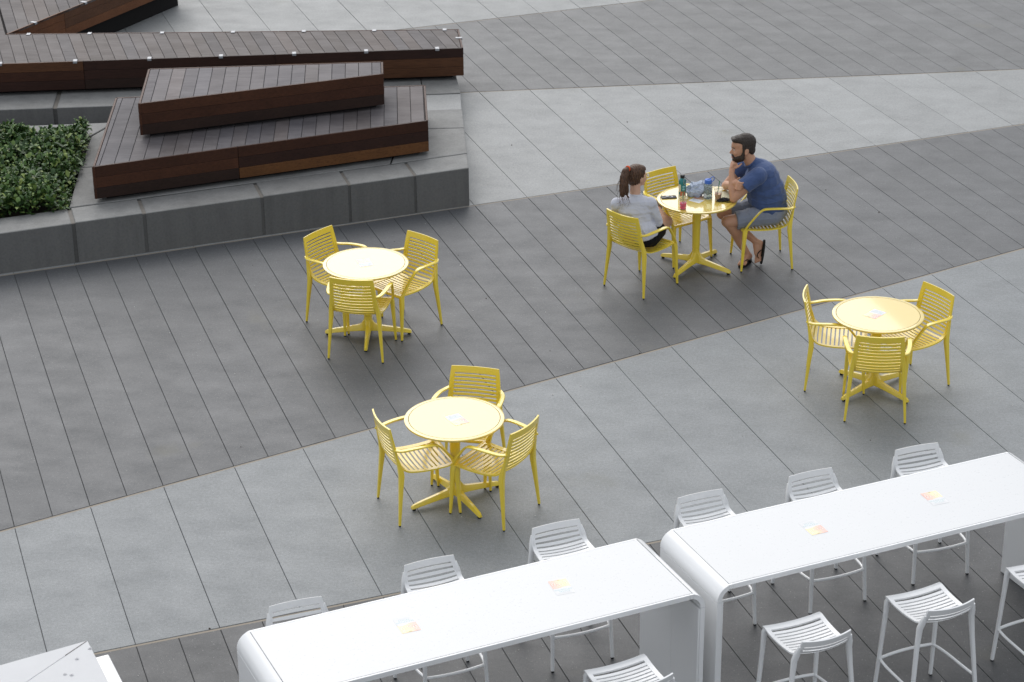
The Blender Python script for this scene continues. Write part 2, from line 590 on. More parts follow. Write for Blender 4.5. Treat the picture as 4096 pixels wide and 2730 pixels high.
for sx, g in seams[1:]:              # wide recessed joints, filled with sandy mortar
    a, b = front_pt(sx) - fd * 0.03 + fn * 0.006, front_pt(sx) + fd * 0.03 + fn * 0.006
    sd = Vector((-0.275, 0.961))
    block([a, b, b + sd * 0.40, a + sd * 0.40], HP - 0.008, 'mortar', 'joint_filler')
def inner(x):
    return front_pt(x) + Vector((-0.275, 0.961)) * (ROW + 0.012)
def rt(y):
    t = (y - 22.628) / (24.648 - 22.628)
    return Vector((-0.452 + t * (-0.104), y))
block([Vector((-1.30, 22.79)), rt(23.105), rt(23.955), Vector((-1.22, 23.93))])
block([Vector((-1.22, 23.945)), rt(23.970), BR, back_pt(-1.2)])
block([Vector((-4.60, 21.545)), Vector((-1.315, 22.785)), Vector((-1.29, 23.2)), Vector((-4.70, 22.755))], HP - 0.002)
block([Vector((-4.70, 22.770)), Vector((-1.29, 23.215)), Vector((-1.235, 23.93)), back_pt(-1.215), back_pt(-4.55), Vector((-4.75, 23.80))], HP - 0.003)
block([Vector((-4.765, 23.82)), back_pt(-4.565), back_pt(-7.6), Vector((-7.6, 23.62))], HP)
# soil bed
block([inner(-7.6), inner(-4.62), Vector((-4.76, 23.81)), Vector((-7.6, 23.60))], HP - 0.06, 'soil', 'soil_bed', c=0.0)

# the lower plinth behind, under the long bench
plinth = thing('concrete_plinth', 'low concrete plinth under the long wooden bench behind the planter', 'plinth')
ZR = 0.22
def rfront(x):
    return Vector((x, 25.942 + (x + 0.604) * 0.0893))
px_ = [-8.2, -5.475, -3.3, -1.05, -0.604]
for i in range(4):
    a, b = rfront(px_[i]), rfront(px_[i + 1])
    if i == 0:
        b = b - Vector((0.05, 0.0045))
    else:
        b = b - Vector((0.008, 0.0007)) * (1 if i < 3 else 0)
    up = Vector((-0.09, 0.996)) * 1.05
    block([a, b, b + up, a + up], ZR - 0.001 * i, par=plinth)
fa = rfront(-5.54) + Vector((0, 0.02)); fb = rfront(-5.46) + Vector((0, 0.02))
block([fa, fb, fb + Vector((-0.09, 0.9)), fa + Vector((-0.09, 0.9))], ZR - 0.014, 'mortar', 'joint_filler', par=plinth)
land = block([back_pt(-2.6) + Vector((0, 0.012)), back_pt(-0.556) + Vector((0, 0.012)), rfront(-0.600) - Vector((0, 0.012)), rfront(-2.6) - Vector((0, 0.012))], ZR - 0.012, 'pave_light', 'landing_slab', par=None)
land['kind'] = 'structure'
land['label'] = 'light paving slab filling the gap between planter and plinth'

# ------------------------------------------------------------------ wooden decks
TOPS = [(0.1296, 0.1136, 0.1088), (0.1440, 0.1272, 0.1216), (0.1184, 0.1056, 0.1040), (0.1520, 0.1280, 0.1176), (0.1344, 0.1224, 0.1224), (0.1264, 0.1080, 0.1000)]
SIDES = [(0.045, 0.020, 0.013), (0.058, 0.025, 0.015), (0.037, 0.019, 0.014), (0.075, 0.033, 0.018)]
def deck_top(par, poly, z1, pdir, origin, width=0.148, edge=0.028, shade=1.0, cold=0.0):
    """planks laid across an outline; every plank its own piece"""
    d = Vector(pdir).normalized()
    nrm = Vector((d.y, -d.x))
    inn = inset(poly, edge)
    ks = [nrm.dot(Vector(p)) for p in inn]
    o = nrm.dot(Vector(origin))
    k0 = math.floor((min(ks) - o) / width)
    k1 = math.ceil((max(ks) - o) / width)
    ang = math.atan2(d.y, d.x)
    key = 'wood_top_%d' % round(math.degrees(ang))
    if key not in M:
        M[key] = wood_mat('weathered_deck_wood_%d' % len(M), 0.62, -ang, 0.30, (0.17, 0.16, 0.165), 0.35)
    for k in range(k0, k1):
        a, b = o + k * width + 0.0021, o + (k + 1) * width - 0.0021
        p = clip(inn, nrm.x, nrm.y, b)
        if len(p) > 2:
            p = clip(p, -nrm.x, -nrm.y, -a)
        if len(p) < 3 or abs(area(p)) < 0.0008:
            continue
        c = random.choice(TOPS)
        f = shade * random.uniform(0.94, 1.07)
        c = (c[0] * f * (1 - cold), c[1] * f * (1 - cold * 0.4), c[2] * f * (1 + cold))
        obj('plank', MB().prism(p, z1 - 0.03, z1 - 0.002 + random.uniform(-0.0008, 0.0008), 0.003), key, par, c, smooth=0)

def deck_side(par, p0, p1, z0, z1, rows, splits, cols, edge_col=(0.16, 0.135, 0.12)):
    """horizontal boards along one side (outline runs p0 -> p1 with the inside on its left)"""
    p0, p1 = Vector(p0), Vector(p1)
    L = (p1 - p0).length
    d = (p1 - p0) / L
    nin = Vector((-d.y, d.x))
    ang = math.atan2(d.y, d.x)
    key = 'wood_side_%d' % round(math.degrees(ang))
    if key not in M:
        M[key] = wood_mat('oiled_hardwood_%d' % len(M), 0.46, -ang, 0.42)
    cuts = [0.0] + [s * L for s in splits] + [L]
    h = (z1 - z0) / rows
    for si in range(len(cuts) - 1):
        s0, s1 = cuts[si] + (0.003 if si else 0.0), cuts[si + 1] - (0.003 if si + 2 < len(cuts) else 0.0)
        for r in range(rows):
            zb, zt = z1 - (r + 1) * h + 0.002, z1 - r * h - (0.002 if r else 0)
            a, b = p0 + d * s0, p0 + d * s1
            t = 0.024
            pts = [tuple(a), tuple(b), tuple(b + nin * t), tuple(a + nin * t)]
            cc = cols[si % len(cols)][r % 3]
            f = random.uniform(0.92, 1.08)
            obj('side_board', MB().prism(pts, zb, zt, 0.003), key, par, tuple(x * f for x in cc), smooth=0)

def deck_core(par, poly, z0, z1, gap, foot):
    obj('inner_frame', MB().prism(inset(poly, 0.026), z0 + 0.01, z1 - 0.031), 'wood_dark', par, smooth=0)
    obj('base', MB().prism(inset(poly, foot), z0 - gap, z0 + 0.009), 'wood_dark', par, smooth=0)

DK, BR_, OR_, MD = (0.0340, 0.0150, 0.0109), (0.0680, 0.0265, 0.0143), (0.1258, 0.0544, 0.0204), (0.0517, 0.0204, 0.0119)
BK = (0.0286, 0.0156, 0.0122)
# lower deck on the planter
d4 = thing('wooden_deck', 'larger lower wooden deck resting on the concrete planter', 'deck', (0, 0, 0))
P4 = [(-4.342, 21.654), (-0.896, 23.049), (-0.964, 24.326), (-4.472, 23.977)]
deck_core(d4, P4, 0.485, 0.84, 0.06, 0.10)
deck_top(d4, P4, 0.84, (-0.0485, 0.9988), (-0.901 - 0.034, 23.054), shade=0.95, cold=0.05)
deck_side(d4, P4[0], P4[1], 0.485, 0.84, 3, [0.42], [[MD, BR_, BK], [MD, DK, OR_]])
deck_side(d4, P4[1], P4[2], 0.485, 0.84, 3, [], [[BR_, MD, BR_]])
deck_side(d4, P4[2], P4[3], 0.485, 0.84, 3, [0.5], [[BR_, MD, BR_]])
deck_side(d4, P4[3], P4[0], 0.485, 0.84, 3, [], [[BR_, BR_, MD]])
# upper deck on top of it
d3 = thing('wooden_deck', 'smaller upper wooden deck stacked askew on the lower deck', 'deck', (0, 0, 0))
P3 = [(-3.962, 22.515), (-1.394, 23.488), (-1.421, 23.951), (-4.039, 23.767)]
deck_core(d3, P3, 0.885, 1.24, 0.045, 0.09)
deck_top(d3, P3, 1.24, (-0.058, 0.998), (-2.101, 23.268), shade=1.18, cold=0.05)
deck_side(d3, P3[0], P3[1], 0.885, 1.24, 3, [], [[BR_, MD, BK]])
deck_side(d3, P3[1], P3[2], 0.885, 1.24, 3, [], [[BR_, MD, BR_]])
deck_side(d3, P3[2], P3[3], 0.885, 1.24, 3, [], [[BR_, MD, BR_]])
deck_side(d3, P3[3], P3[0], 0.885, 1.24, 3, [], [[BR_, BR_, MD]])
# long bench behind, forking at its far end
d1 = thing('wooden_bench', 'long forked wooden bench with metal skate stops along its edges', 'bench', (0, 0, 0))
ZB0, ZB1 = 0.275, 0.63
IC = (-6.39, 27.27)
PM = [(-8.3, 25.80), (-0.568, 26.449), (-0.637, 27.286), IC, (-7.22, 30.2), (-8.3, 30.2)]
PWG = [IC, (-4.55, 30.82), (-4.8, 31.3), (-7.22, 30.2)]
deck_core(d1, [(-8.3, 25.80), (-0.568, 26.449), (-0.637, 27.286), (-8.3, 27.27)], ZB0, ZB1, 0.055, 0.13)
deck_core(d1, [(-8.3, 27.3), (-6.36, 27.3), (-4.55, 30.82), (-5.5, 31.3), (-8.3, 29.0)], ZB0, ZB1, 0.272, 0.13)
deck_top(d1, PM, ZB1, (-0.2745, 0.9616), IC, shade=0.98)
deck_top(d1, PWG, ZB1, (-0.2745, 0.9616), IC, edge=0.0, shade=0.98)
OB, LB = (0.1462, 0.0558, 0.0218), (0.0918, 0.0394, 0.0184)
deck_side(d1, PM[0], PM[1], ZB0, ZB1, 3, [0.3985, 0.70], [[LB, MD, DK], [DK, DK, BK], [DK, LB, LB]])
deck_side(d1, PM[1], PM[2], ZB0, ZB1, 3, [], [[BR_, MD, BR_]])
deck_side(d1, PM[2], IC, ZB0, ZB1, 3, [0.4], [[BR_, MD, BR_]])
deck_side(d1, IC, PWG[1], ZB0, ZB1, 3, [0.29, 0.8], [[OB, OB, OB], [LB, LB, OB], [LB, OB, LB]])
stop = MB().cbox(-0.025, 0.025, -0.068, 0.014, 0.0, 0.007, 0.002).cbox(-0.025, 0.025, 0.008, 0.016, -0.022, 0.006, 0.002)
stop_me = stop.mesh('skate_stop')
stop_me.materials.append(M['steel'])
def skate(x, y, ox, oy):
    o = bpy.data.objects.new('skate_stop', stop_me)
    C.objects.link(o)
    o.parent = d1
    o.location = (x, y, ZB1 + 0.0005)
    o.rotation_euler = (0, 0, math.atan2(-ox, oy))
fo = Vector((0.084, -0.996))
for x in (-6.22, -5.315, -4.416, -3.546, -2.652, -1.767, -0.89):
    y = 25.80 + (x + 8.3) * 0.0839
    skate(x, y + 0.004, *fo)
for x in (-6.115, -5.34, -4.416, -3.513, -2.612, -1.715, -0.819):
    y = 27.286 + (x + 0.637) * 0.0028
    skate(x, y - 0.004, 0.0, 1.0)
skate(-0.605, 26.886, 0.997, 0.08)
for t in (0.14, 0.405):
    skate(IC[0] + 1.84 * t, IC[1] + 3.55 * t, 0.888, -0.46)

# ------------------------------------------------------------------ hedge in the planter
def hedge():
    mb = MB()
    rnd = random.Random(11)
    out = [(-7.3, 20.50), (-4.66, 21.46), (-4.64, 21.75), (-4.70, 22.3), (-4.70, 22.9), (-4.74, 23.4), (-4.80, 23.84), (-5.4, 23.72), (-7.3, 23.58)]
    def inside(x, y):
        c = False
        for i in range(len(out)):
            (x1, y1), (x2, y2) = out[i - 1], out[i]
            if (y1 > y) != (y2 > y) and x < (x2 - x1) * (y - y1) / (y2 - y1) + x1:
                c = not c
        return c
    def leaf(p, az, el, ln, wd):
        d = Vector((math.cos(az) * math.cos(el), math.sin(az) * math.cos(el), math.sin(el)))
        s = Vector((-math.sin(az), math.cos(az), 0))
        u = s.cross(d) * -1
        tip = p + d * ln - Vector((0, 0, 0.25 * ln * rnd.random()))
        m1, m2 = p + d * ln * 0.45, p + d * ln * 0.75
        fold = u * (0.16 * wd)
        vs = [p, m1 + s * wd * 0.5 - fold * -1, m1, m1 - s * wd * 0.5 + fold, m2 + s * wd * 0.42 + fold, m2, m2 - s * wd * 0.42 + fold, tip]
        mb.add(vs, [(0, 2, 1), (0, 3, 2), (1, 2, 5, 4), (2, 3, 6, 5), (4, 5, 7), (5, 6, 7)])
    n = 0
    while n < 1300:
        x, y = rnd.uniform(-6.6, -4.6), rnd.uniform(20.6, 23.9)
        if not inside(x, y) or x < -5.25 - 0.245 * (y - 20.6) - 0.25:
            continue
        n += 1
        e = 1.0
        lump = 0.5 + 0.5 * math.sin(x * 5.1 + 1.3 * math.sin(y * 3.7)) * math.sin(y * 4.3 + math.sin(x * 2.9))
        z = 0.48 + 0.11 * lump + rnd.uniform(-0.03, 0.035)
        # lower at the rim
        dist = min(abs(x + 4.68), 1)
        z -= 0.10 * max(0, 1 - dist / 0.12)
        if rnd.random() < 0.05:
            z += 0.05
        k = rnd.randint(6, 9)
        a0 = rnd.uniform(0, 6.28)
        big = rnd.uniform(0.8, 1.25)
        tx, ty = rnd.uniform(-0.3, 0.3), rnd.uniform(-0.3, 0.3)
        for i in range(k):
            az = a0 + i * 2.399 
            el = rnd.uniform(-0.15, 0.45) if i < k - 3 else rnd.uniform(0.6, 1.1)
            leaf(Vector((x, y, z - 0.02 + 0.006 * i)), az, el + tx * math.cos(az) + ty * math.sin(az), rnd.uniform(0.062, 0.090) * big, rnd.uniform(0.032, 0.045) * big)
        # shaded leaves below
        for i in range(2):
            leaf(Vector((x + rnd.uniform(-.03, .03), y + rnd.uniform(-.03, .03), z - rnd.uniform(0.05, 0.12))), rnd.uniform(0, 6.28), rnd.uniform(-0.4, 0.2), 0.06, 0.03)
    return mb
hd = obj('hedge', hedge(), 'leaf', smooth=0)
hd.data.polygons.foreach_set('use_smooth', [True] * len(hd.data.polygons))
tag(hd, 'low dense hedge of glossy green leaves growing in the concrete planter', 'hedge', kind='stuff')
# (loose litter is added with the small details at the end)

# ------------------------------------------------------------------ slatted shells for chairs and stools
def catmull(pts, per=8):
    out = []
    n = len(pts)
    for i in range(n - 1):
        p0, p1, p2, p3 = pts[max(0, i - 1)], pts[i], pts[i + 1], pts[min(n - 1, i + 2)]
        for j in range(per):
            t = j / per
            out.append(tuple(0.5 * (2 * b + (c - a) * t + (2 * a - 5 * b + 4 * c - d) * t * t + (3 * b - a - 3 * c + d) * t ** 3) for a, b, c, d in zip(p0, p1, p2, p3)))
    out.append(tuple(pts[-1]))
    return out

class Shell:
    """a bent sheet: profile points (y, z, half width, bow), thickness th"""
    def __init__(self, prof, th):
        self.p = catmull(prof, 8)
        self.th = th
        self.s = [0.0]
        for a, b in zip(self.p, self.p[1:]):
            self.s.append(self.s[-1] + math.hypot(b[0] - a[0], b[1] - a[1]))
        self.len = self.s[-1]
    def at(self, s):
        s = min(max(s, 0), self.len)
        i = 0
        while i < len(self.s) - 2 and self.s[i + 1] < s:
            i += 1
        t = (s - self.s[i]) / max(1e-9, self.s[i + 1] - self.s[i])
        a, b = self.p[i], self.p[i + 1]
        q = [x + (y - x) * t for x, y in zip(a, b)]
        d = Vector((b[0] - a[0], b[1] - a[1])).normalized()
        return q, Vector((d.y, -d.x))          # normal points to the back / underside
    def pt(self, s, u, k, th=None):
        """u: -1..1 across, k: 0 front face, 1 back face"""
        (y, z, hw, bow), n = self.at(s)
        o = bow * (1 - u * u) + (th or self.th) * (k - 0.5)
        nn = Vector((-abs(n.x), -abs(n.y)))
        return (u * hw, y + nn.x * o, z + nn.y * o)
    def patch(self, s0, s1, u0, u1, ns, nu, th=None):
        mb = MB()
        vs = []
        ss = [s0 + (s1 - s0) * i / ns for i in range(ns + 1)]
        ring = [(s, 0) for s in ss] + [(s, 1) for s in reversed(ss)]
        for j in range(nu + 1):
            u = u0 + (u1 - u0) * j / nu
            vs += [self.pt(s, u, k, th) for s, k in ring]
        mb.loft(vs, len(ring), nu + 1)
        return mb

def build_shell(par, sh, mat, rail, top, front, slat_plan):
    ur = 1 - rail
    obj('top_rail', sh.patch(0, top, -1, 1, 2, 12), mat, par)
    obj('front_rail', sh.patch(sh.len - front, sh.len, -1, 1, 4, 12), mat, par)
    for sg in (-1, 1):
        obj('side_rail', sh.patch(top, sh.len - front, sg * ur, sg, 26, 2), mat, par)
    for s0, s1 in slat_plan(sh):
        obj('slat', sh.patch(s0, s1, -ur, ur, 1, 6, 0.0062), mat, par, smooth=40)

def rect_leg(path, wid, dep):
    def sect(i):
        w, d = wid[i] / 2, dep[i] / 2
        c = 0.35
        return [(w, d * (1 - c)), (w * (1 - c), d), (-w * (1 - c), d), (-w, d * (1 - c)), (-w, -d * (1 - c)), (-w * (1 - c), -d), (w * (1 - c), -d), (w, -d * (1 - c))]
    return MB().sweep(path, sect, [(0, 1, 0)] * len(path))

def make_chair():
    ch = thing('slatted_chair', 'chair', 'chair')
    sh = Shell([(-0.300, 0.848, 0.203, 0.026), (-0.288, 0.78, 0.212, 0.028), (-0.272, 0.70, 0.219, 0.030), (-0.257, 0.62, 0.223, 0.030), (-0.243, 0.555, 0.225, 0.028),
                (-0.218, 0.497, 0.226, 0.024), (-0.172, 0.459, 0.228, 0.018), (-0.10, 0.443, 0.231, 0.015), (0.0, 0.437, 0.235, 0.014), (0.12, 0.441, 0.238, 0.013),
                (0.205, 0.449, 0.238, 0.010), (0.245, 0.448, 0.234, 0.008), (0.262, 0.436, 0.228, 0.006)], 0.013)
    def plan(s):
        out, x = [], 0.070
        while x < s.len - 0.055:
            back = x < 0.40
            w, g = (0.0205, 0.0120) if back else (0.0245, 0.0135)
            if x + w > s.len - 0.062:
                break
            out.append((x, x + w))
            x += w + g
        return out
    build_shell(ch, sh, 'yellow', 0.17, 0.058, 0.052, plan)
    for sg in (-1, 1):
        rear = [(sg * 0.208, -0.276, 0.690), (sg * 0.214, -0.260, 0.615), (sg * 0.220, -0.243, 0.540), (sg * 0.225, -0.230, 0.480), (sg * 0.2285, -0.2265, 0.430), (sg * 0.2395, -0.2395, 0.290), (sg * 0.2515, -0.2535, 0.135), (sg * 0.2605, -0.2645, 0.012)]
        obj('leg', rect_leg(rear, [0.012, 0.024, 0.034, 0.040, 0.038, 0.031, 0.024, 0.019], [0.010, 0.018, 0.030, 0.044, 0.046, 0.034, 0.026, 0.020]), 'yellow', ch)
        frt = [(sg * 0.233, 0.226, 0.452), (sg * 0.2355, 0.233, 0.405), (sg * 0.240, 0.2405, 0.29), (sg * 0.2455, 0.250, 0.14), (sg * 0.250, 0.259, 0.012)]
        obj('leg', rect_leg(frt, [0.034, 0.040, 0.033, 0.026, 0.019], [0.050, 0.046, 0.036, 0.027, 0.020]), 'yellow', ch)
        for fx, fy in ((0.260, -0.264), (0.250, 0.259)):
            obj('foot_glide', MB().lathe([(0, 0), (0.0085, 0), (0.0095, 0.013), (0, 0.013)], 10, sg * fx, fy), 'rubber', ch)
        arm = catmull([(sg * 0.236, 0.238, 0.430), (sg * 0.250, 0.205, 0.500), (sg * 0.264, 0.140, 0.590), (sg * 0.274, 0.085, 0.655), (sg * 0.278, 0.045, 0.677), (sg * 0.277, -0.03, 0.679), (sg * 0.266, -0.14, 0.671), (sg * 0.244, -0.225, 0.660), (sg * 0.212, -0.276, 0.664)], 4)
        n = len(arm)
        ws = [0.027 + 0.015 * min(1, max(0, (i / n - 0.30) / 0.2)) - 0.012 * max(0, (i / n - 0.8) / 0.2) for i in range(n)]
        ts = [0.020 - 0.006 * min(1, i / n / 0.4) for i in range(n)]
        def sect(i):
            w, t = ws[i] / 2, ts[i] / 2
            return [(w, 0), (w * 0.8, t), (0, t * 1.15), (-w * 0.8, t), (-w, 0), (-w * 0.8, -t), (0, -t * 1.1), (w * 0.8, -t)]
        obj('armrest', MB().sweep(arm, sect), 'yellow', ch, smooth=50)
    return ch

def make_stool():
    st = thing('bar_stool', 'stool', 'stool')
    sh = Shell([(-0.240, 0.905, 0.182, 0.030), (-0.229, 0.868, 0.190, 0.032), (-0.214, 0.828, 0.199, 0.032), (-0.190, 0.794, 0.206, 0.028), (-0.150, 0.772, 0.210, 0.022),
                (-0.08, 0.762, 0.213, 0.018), (0.0, 0.759, 0.217, 0.018), (0.10, 0.764, 0.221, 0.017), (0.165, 0.776, 0.222, 0.015), (0.202, 0.779, 0.221, 0.013), (0.220, 0.768, 0.215, 0.012)], 0.011)
    def plan(s):
        out, x = [], 0.056
        while x < s.len - 0.05:
            w, g = (0.0200, 0.0125) if x < 0.15 else (0.0235, 0.0110)
            if x + w > s.len - 0.075:
                break
            out.append((x, x + w))
            x += w + g
        return out
    build_shell(st, sh, 'white', 0.15, 0.046, 0.070, plan)
    RZ = 0.27
    for sg in (-1, 1):
        rear = [(sg * 0.190, -0.228, 0.858), (sg * 0.198, -0.208, 0.80), (sg * 0.207, -0.192, 0.742), (sg * 0.222, -0.198, 0.60), (sg * 0.252, -0.226, 0.27), (sg * 0.277, -0.249, 0.012)]
        obj('leg', rect_leg(rear, [0.020, 0.036, 0.036, 0.030, 0.027, 0.024], [0.014, 0.040, 0.040, 0.030, 0.027, 0.024]), 'white', st, smooth=50)
        frt = [(sg * 0.203, 0.186, 0.772), (sg * 0.209, 0.199, 0.742), (sg * 0.214, 0.206, 0.60), (sg * 0.225, 0.228, 0.27), (sg * 0.233, 0.246, 0.012)]
        obj('leg', rect_leg(frt, [0.034, 0.034, 0.029, 0.026, 0.023], [0.034, 0.036, 0.029, 0.026, 0.023]), 'white', st, smooth=50)
        for fx, fy in ((0.277, -0.249), (0.233, 0.246)):
            obj('foot_glide', MB().lathe([(0, 0), (0.011, 0), (0.012, 0.013), (0, 0.013)], 10, sg * fx, fy), 'rubber', st)
        side = catmull([(sg * 0.252, -0.226, RZ), (sg * 0.246, -0.10, RZ), (sg * 0.240, 0.08, RZ), (sg * 0.230, 0.17, RZ), (sg * 0.219, 0.222, RZ)], 4)
        obj('side_footrest', MB().tube(side, 0.0105, 8), 'white', st, smooth=60)
    fr = [(0.225 - 0.45 * i / 10, 0.228 + 0.022 * (1 - (2 * i / 10 - 1) ** 2), RZ) for i in range(11)]
    obj('front_footrest', MB().tube(fr, 0.0115, 8), 'white', st, smooth=60)
    return st

# ------------------------------------------------------------------ stickers on the tables
def text_mesh(txt, size, x, y, z, bold=0.0, align='CENTER'):
    cu = bpy.data.curves.new('lettering', 'FONT')
    cu.body = txt
    cu.size = size
    cu.align_x = align
    cu.offset = bold
    cu.resolution_u = 2
    cu.fill_mode = 'FRONT'
    o = bpy.data.objects.new('lettering', cu)
    C.objects.link(o)
    bpy.context.view_layer.update()
    me = bpy.data.meshes.new_from_object(o.evaluated_get(bpy.context.evaluated_depsgraph_get()))
    bpy.data.objects.remove(o)
    vs = [(v.co.x + x, v.co.y + y, z) for v in me.vertices]
    fs = [tuple(p.vertices) for p in me.polygons]
    bpy.data.meshes.remove(me)
    return vs, fs

def sticker_print_mat():
    m, n, l, b = new_mat('sticker_print')
    tc = n.new('ShaderNodeTexCoord')
    sp = n.new('ShaderNodeSeparateXYZ')
    l.new(tc.outputs['Object'], sp.inputs[0])
    nz = noise(n, l, tc.outputs['Object'], 32, 2, 0.5)
    ad = n.new('ShaderNodeMath'); ad.operation = 'MULTIPLY_ADD'
    l.new(nz, ad.inputs[0]); ad.inputs[1].default_value = 0.09
    l.new(sp.outputs['X'], ad.inputs[2])
    f = maprange(n, l, ad.outputs[0], -0.02, 0.10, 0, 1)
    l.new(ramp(n, l, f, [(0.0, (0.88, 0.66, 0.26)), (0.35, (0.87, 0.56, 0.22)), (0.7, (0.76, 0.36, 0.20)), (1.0, (0.66, 0.27, 0.19))]), b.inputs['Base Color'])
    b.inputs['Roughness'].default_value = 0.3
    b.inputs['Coat Weight'].default_value = 1.0
    b.inputs['Coat Roughness'].default_value = 0.06
    b.inputs['Coat IOR'].default_value = 1.7
    return m
M['sticker_print'] = sticker_print_mat()
M['sticker_white'] = plain('sticker_paper', (0.80, 0.80, 0.80), 0.4, 0.4)
M['sticker_teal'] = plain('teal_print', (0.42, 0.60, 0.62), 0.4, 0.5, coat=1.0)
M['sticker_grey'] = plain('pale_print', (0.66, 0.71, 0.73), 0.5, 0.3)
M['ink_white'] = plain('white_print', (0.85, 0.83, 0.80), 0.5, 0.3)
M['ink_green'] = plain('green_print', (0.25, 0.50, 0.20), 0.5, 0.3)
STK = {}
def sticker_meshes():
    w, h = 0.064, 0.094
    STK['base'] = MB().prism([(-w, -h), (w, -h), (w, h), (-w, h)], 0, 0.0004).mesh('sticker', 0)
    STK['base'].materials.append(M['sticker_white'])
    top = [(w - 2 * w * i / 16, 0.006 + 0.007 * math.sin(i / 16 * 5.6 + 0.5)) for i in range(17)]
    STK['panel'] = MB().prism([(-w, -h), (w, -h)] + top, 0.0005, 0.0008).mesh('print_panel', 0)
    STK['panel'].materials.append(M['sticker_print'])
    t = MB()
    t.add(*text_mesh('SOCIAL', 0.0235, 0, 0.050, 0.0007, 0.0004))
    t.add(*text_mesh('DISTANCING', 0.0205, 0, 0.029, 0.0007, 0.0004))
    STK['lettering'] = t.mesh('lettering', 0)
    STK['lettering'].materials.append(M['sticker_teal'])
    t = MB()
    t.add(*text_mesh('PLEASE PRACTICE', 0.0115, 0, 0.072, 0.0007))
    STK['small'] = t.mesh('small_lettering', 0)
    STK['small'].materials.append(M['sticker_grey'])
    t = MB()
    Z = 0.0011
    t.add(*text_mesh('6 feet', 0.019, 0.0, -0.034, Z, 0.0003))
    def bar(x0, y0, x1, y1, wd=0.0021):
        d = Vector((x1 - x0, y1 - y0)).normalized()
        s = Vector((-d.y, d.x)) * wd / 2
        t.add([(x0 + s.x, y0 + s.y, Z), (x0 - s.x, y0 - s.y, Z), (x1 - s.x, y1 - s.y, Z), (x1 + s.x, y1 + s.y, Z)], [(0, 1, 2, 3)])
    bar(-0.019, -0.042, 0.019, -0.042)
    for sg in (-1, 1):
        t.add([(sg * 0.025, -0.042, Z), (sg * 0.018, -0.0385, Z), (sg * 0.018, -0.0455, Z)], [(0, 1, 2)])
    def ring(cx, cy, r):
        k = 14
        t.add([(cx + q * math.cos(6.2832 * i / k), cy + q * math.sin(6.2832 * i / k), Z) for i in range(k) for q in (r, r - 0.002)], [(2 * i, 2 * i + 1, (2 * i + 3) % (2 * k), (2 * i + 2) % (2 * k)) for i in range(k)])
    for cx, skirt in ((-0.042, 0), (0.042, 1)):
        ring(cx, -0.019, 0.0058)
        for sg in (-1, 1):
            bar(cx, -0.0265, cx + sg * 0.009, -0.029)
            bar(cx + sg * 0.009, -0.029, cx + sg * 0.0115, -0.050)
            if skirt:
                bar(cx + sg * 0.005, -0.034, cx + sg * 0.011, -0.057)
                bar(cx + sg * 0.011, -0.057, cx, -0.058)
            else:
                bar(cx + sg * 0.0055, -0.033, cx + sg * 0.0065, -0.078)
            bar(cx + sg * 0.003, -0.055, cx + sg * 0.003, -0.078)
    STK['icons'] = t.mesh('icons', 0)
    STK['icons'].materials.append(M['ink_white'])
    t = MB()
    for cx in (-0.012, -0.003):
        k = 12
        t.add([(cx + q * 1.3 * math.cos(6.2832 * i / k), -0.086 + q * math.sin(6.2832 * i / k), Z) for i in range(k) for q in (0.0042, 0.0018)], [(2 * i, 2 * i + 1, (2 * i + 3) % (2 * k), (2 * i + 2) % (2 * k)) for i in range(k)])
    STK['logo'] = t.mesh('emblem', 0)
    STK['logo'].materials.append(M['ink_green'])
sticker_meshes()
def sticker(par, wx, wy, z, ux, uy):
    """sticker centred at world (wx, wy) whose top points towards (ux, uy)"""
    o = bpy.data.objects.new('sticker', STK['base'])
    C.objects.link(o)
    o.parent = par
    loc = Matrix.Rotation(-par.rotation_euler.z, 3, 'Z') @ (Vector((wx, wy, 0)) - Vector((par.location.x, par.location.y, 0)))
    o.location = (loc.x, loc.y, z + 0.0006)
    o.rotation_euler = (0, 0, math.atan2(-ux, uy) - par.rotation_euler.z)
    for nm, k in (('print_panel', 'panel'), ('lettering', 'lettering'), ('small_lettering', 'small'), ('icons', 'icons'), ('emblem', 'logo')):
        c = bpy.data.objects.new(nm, STK[k])
        C.objects.link(c)
        c.parent = o
    return o

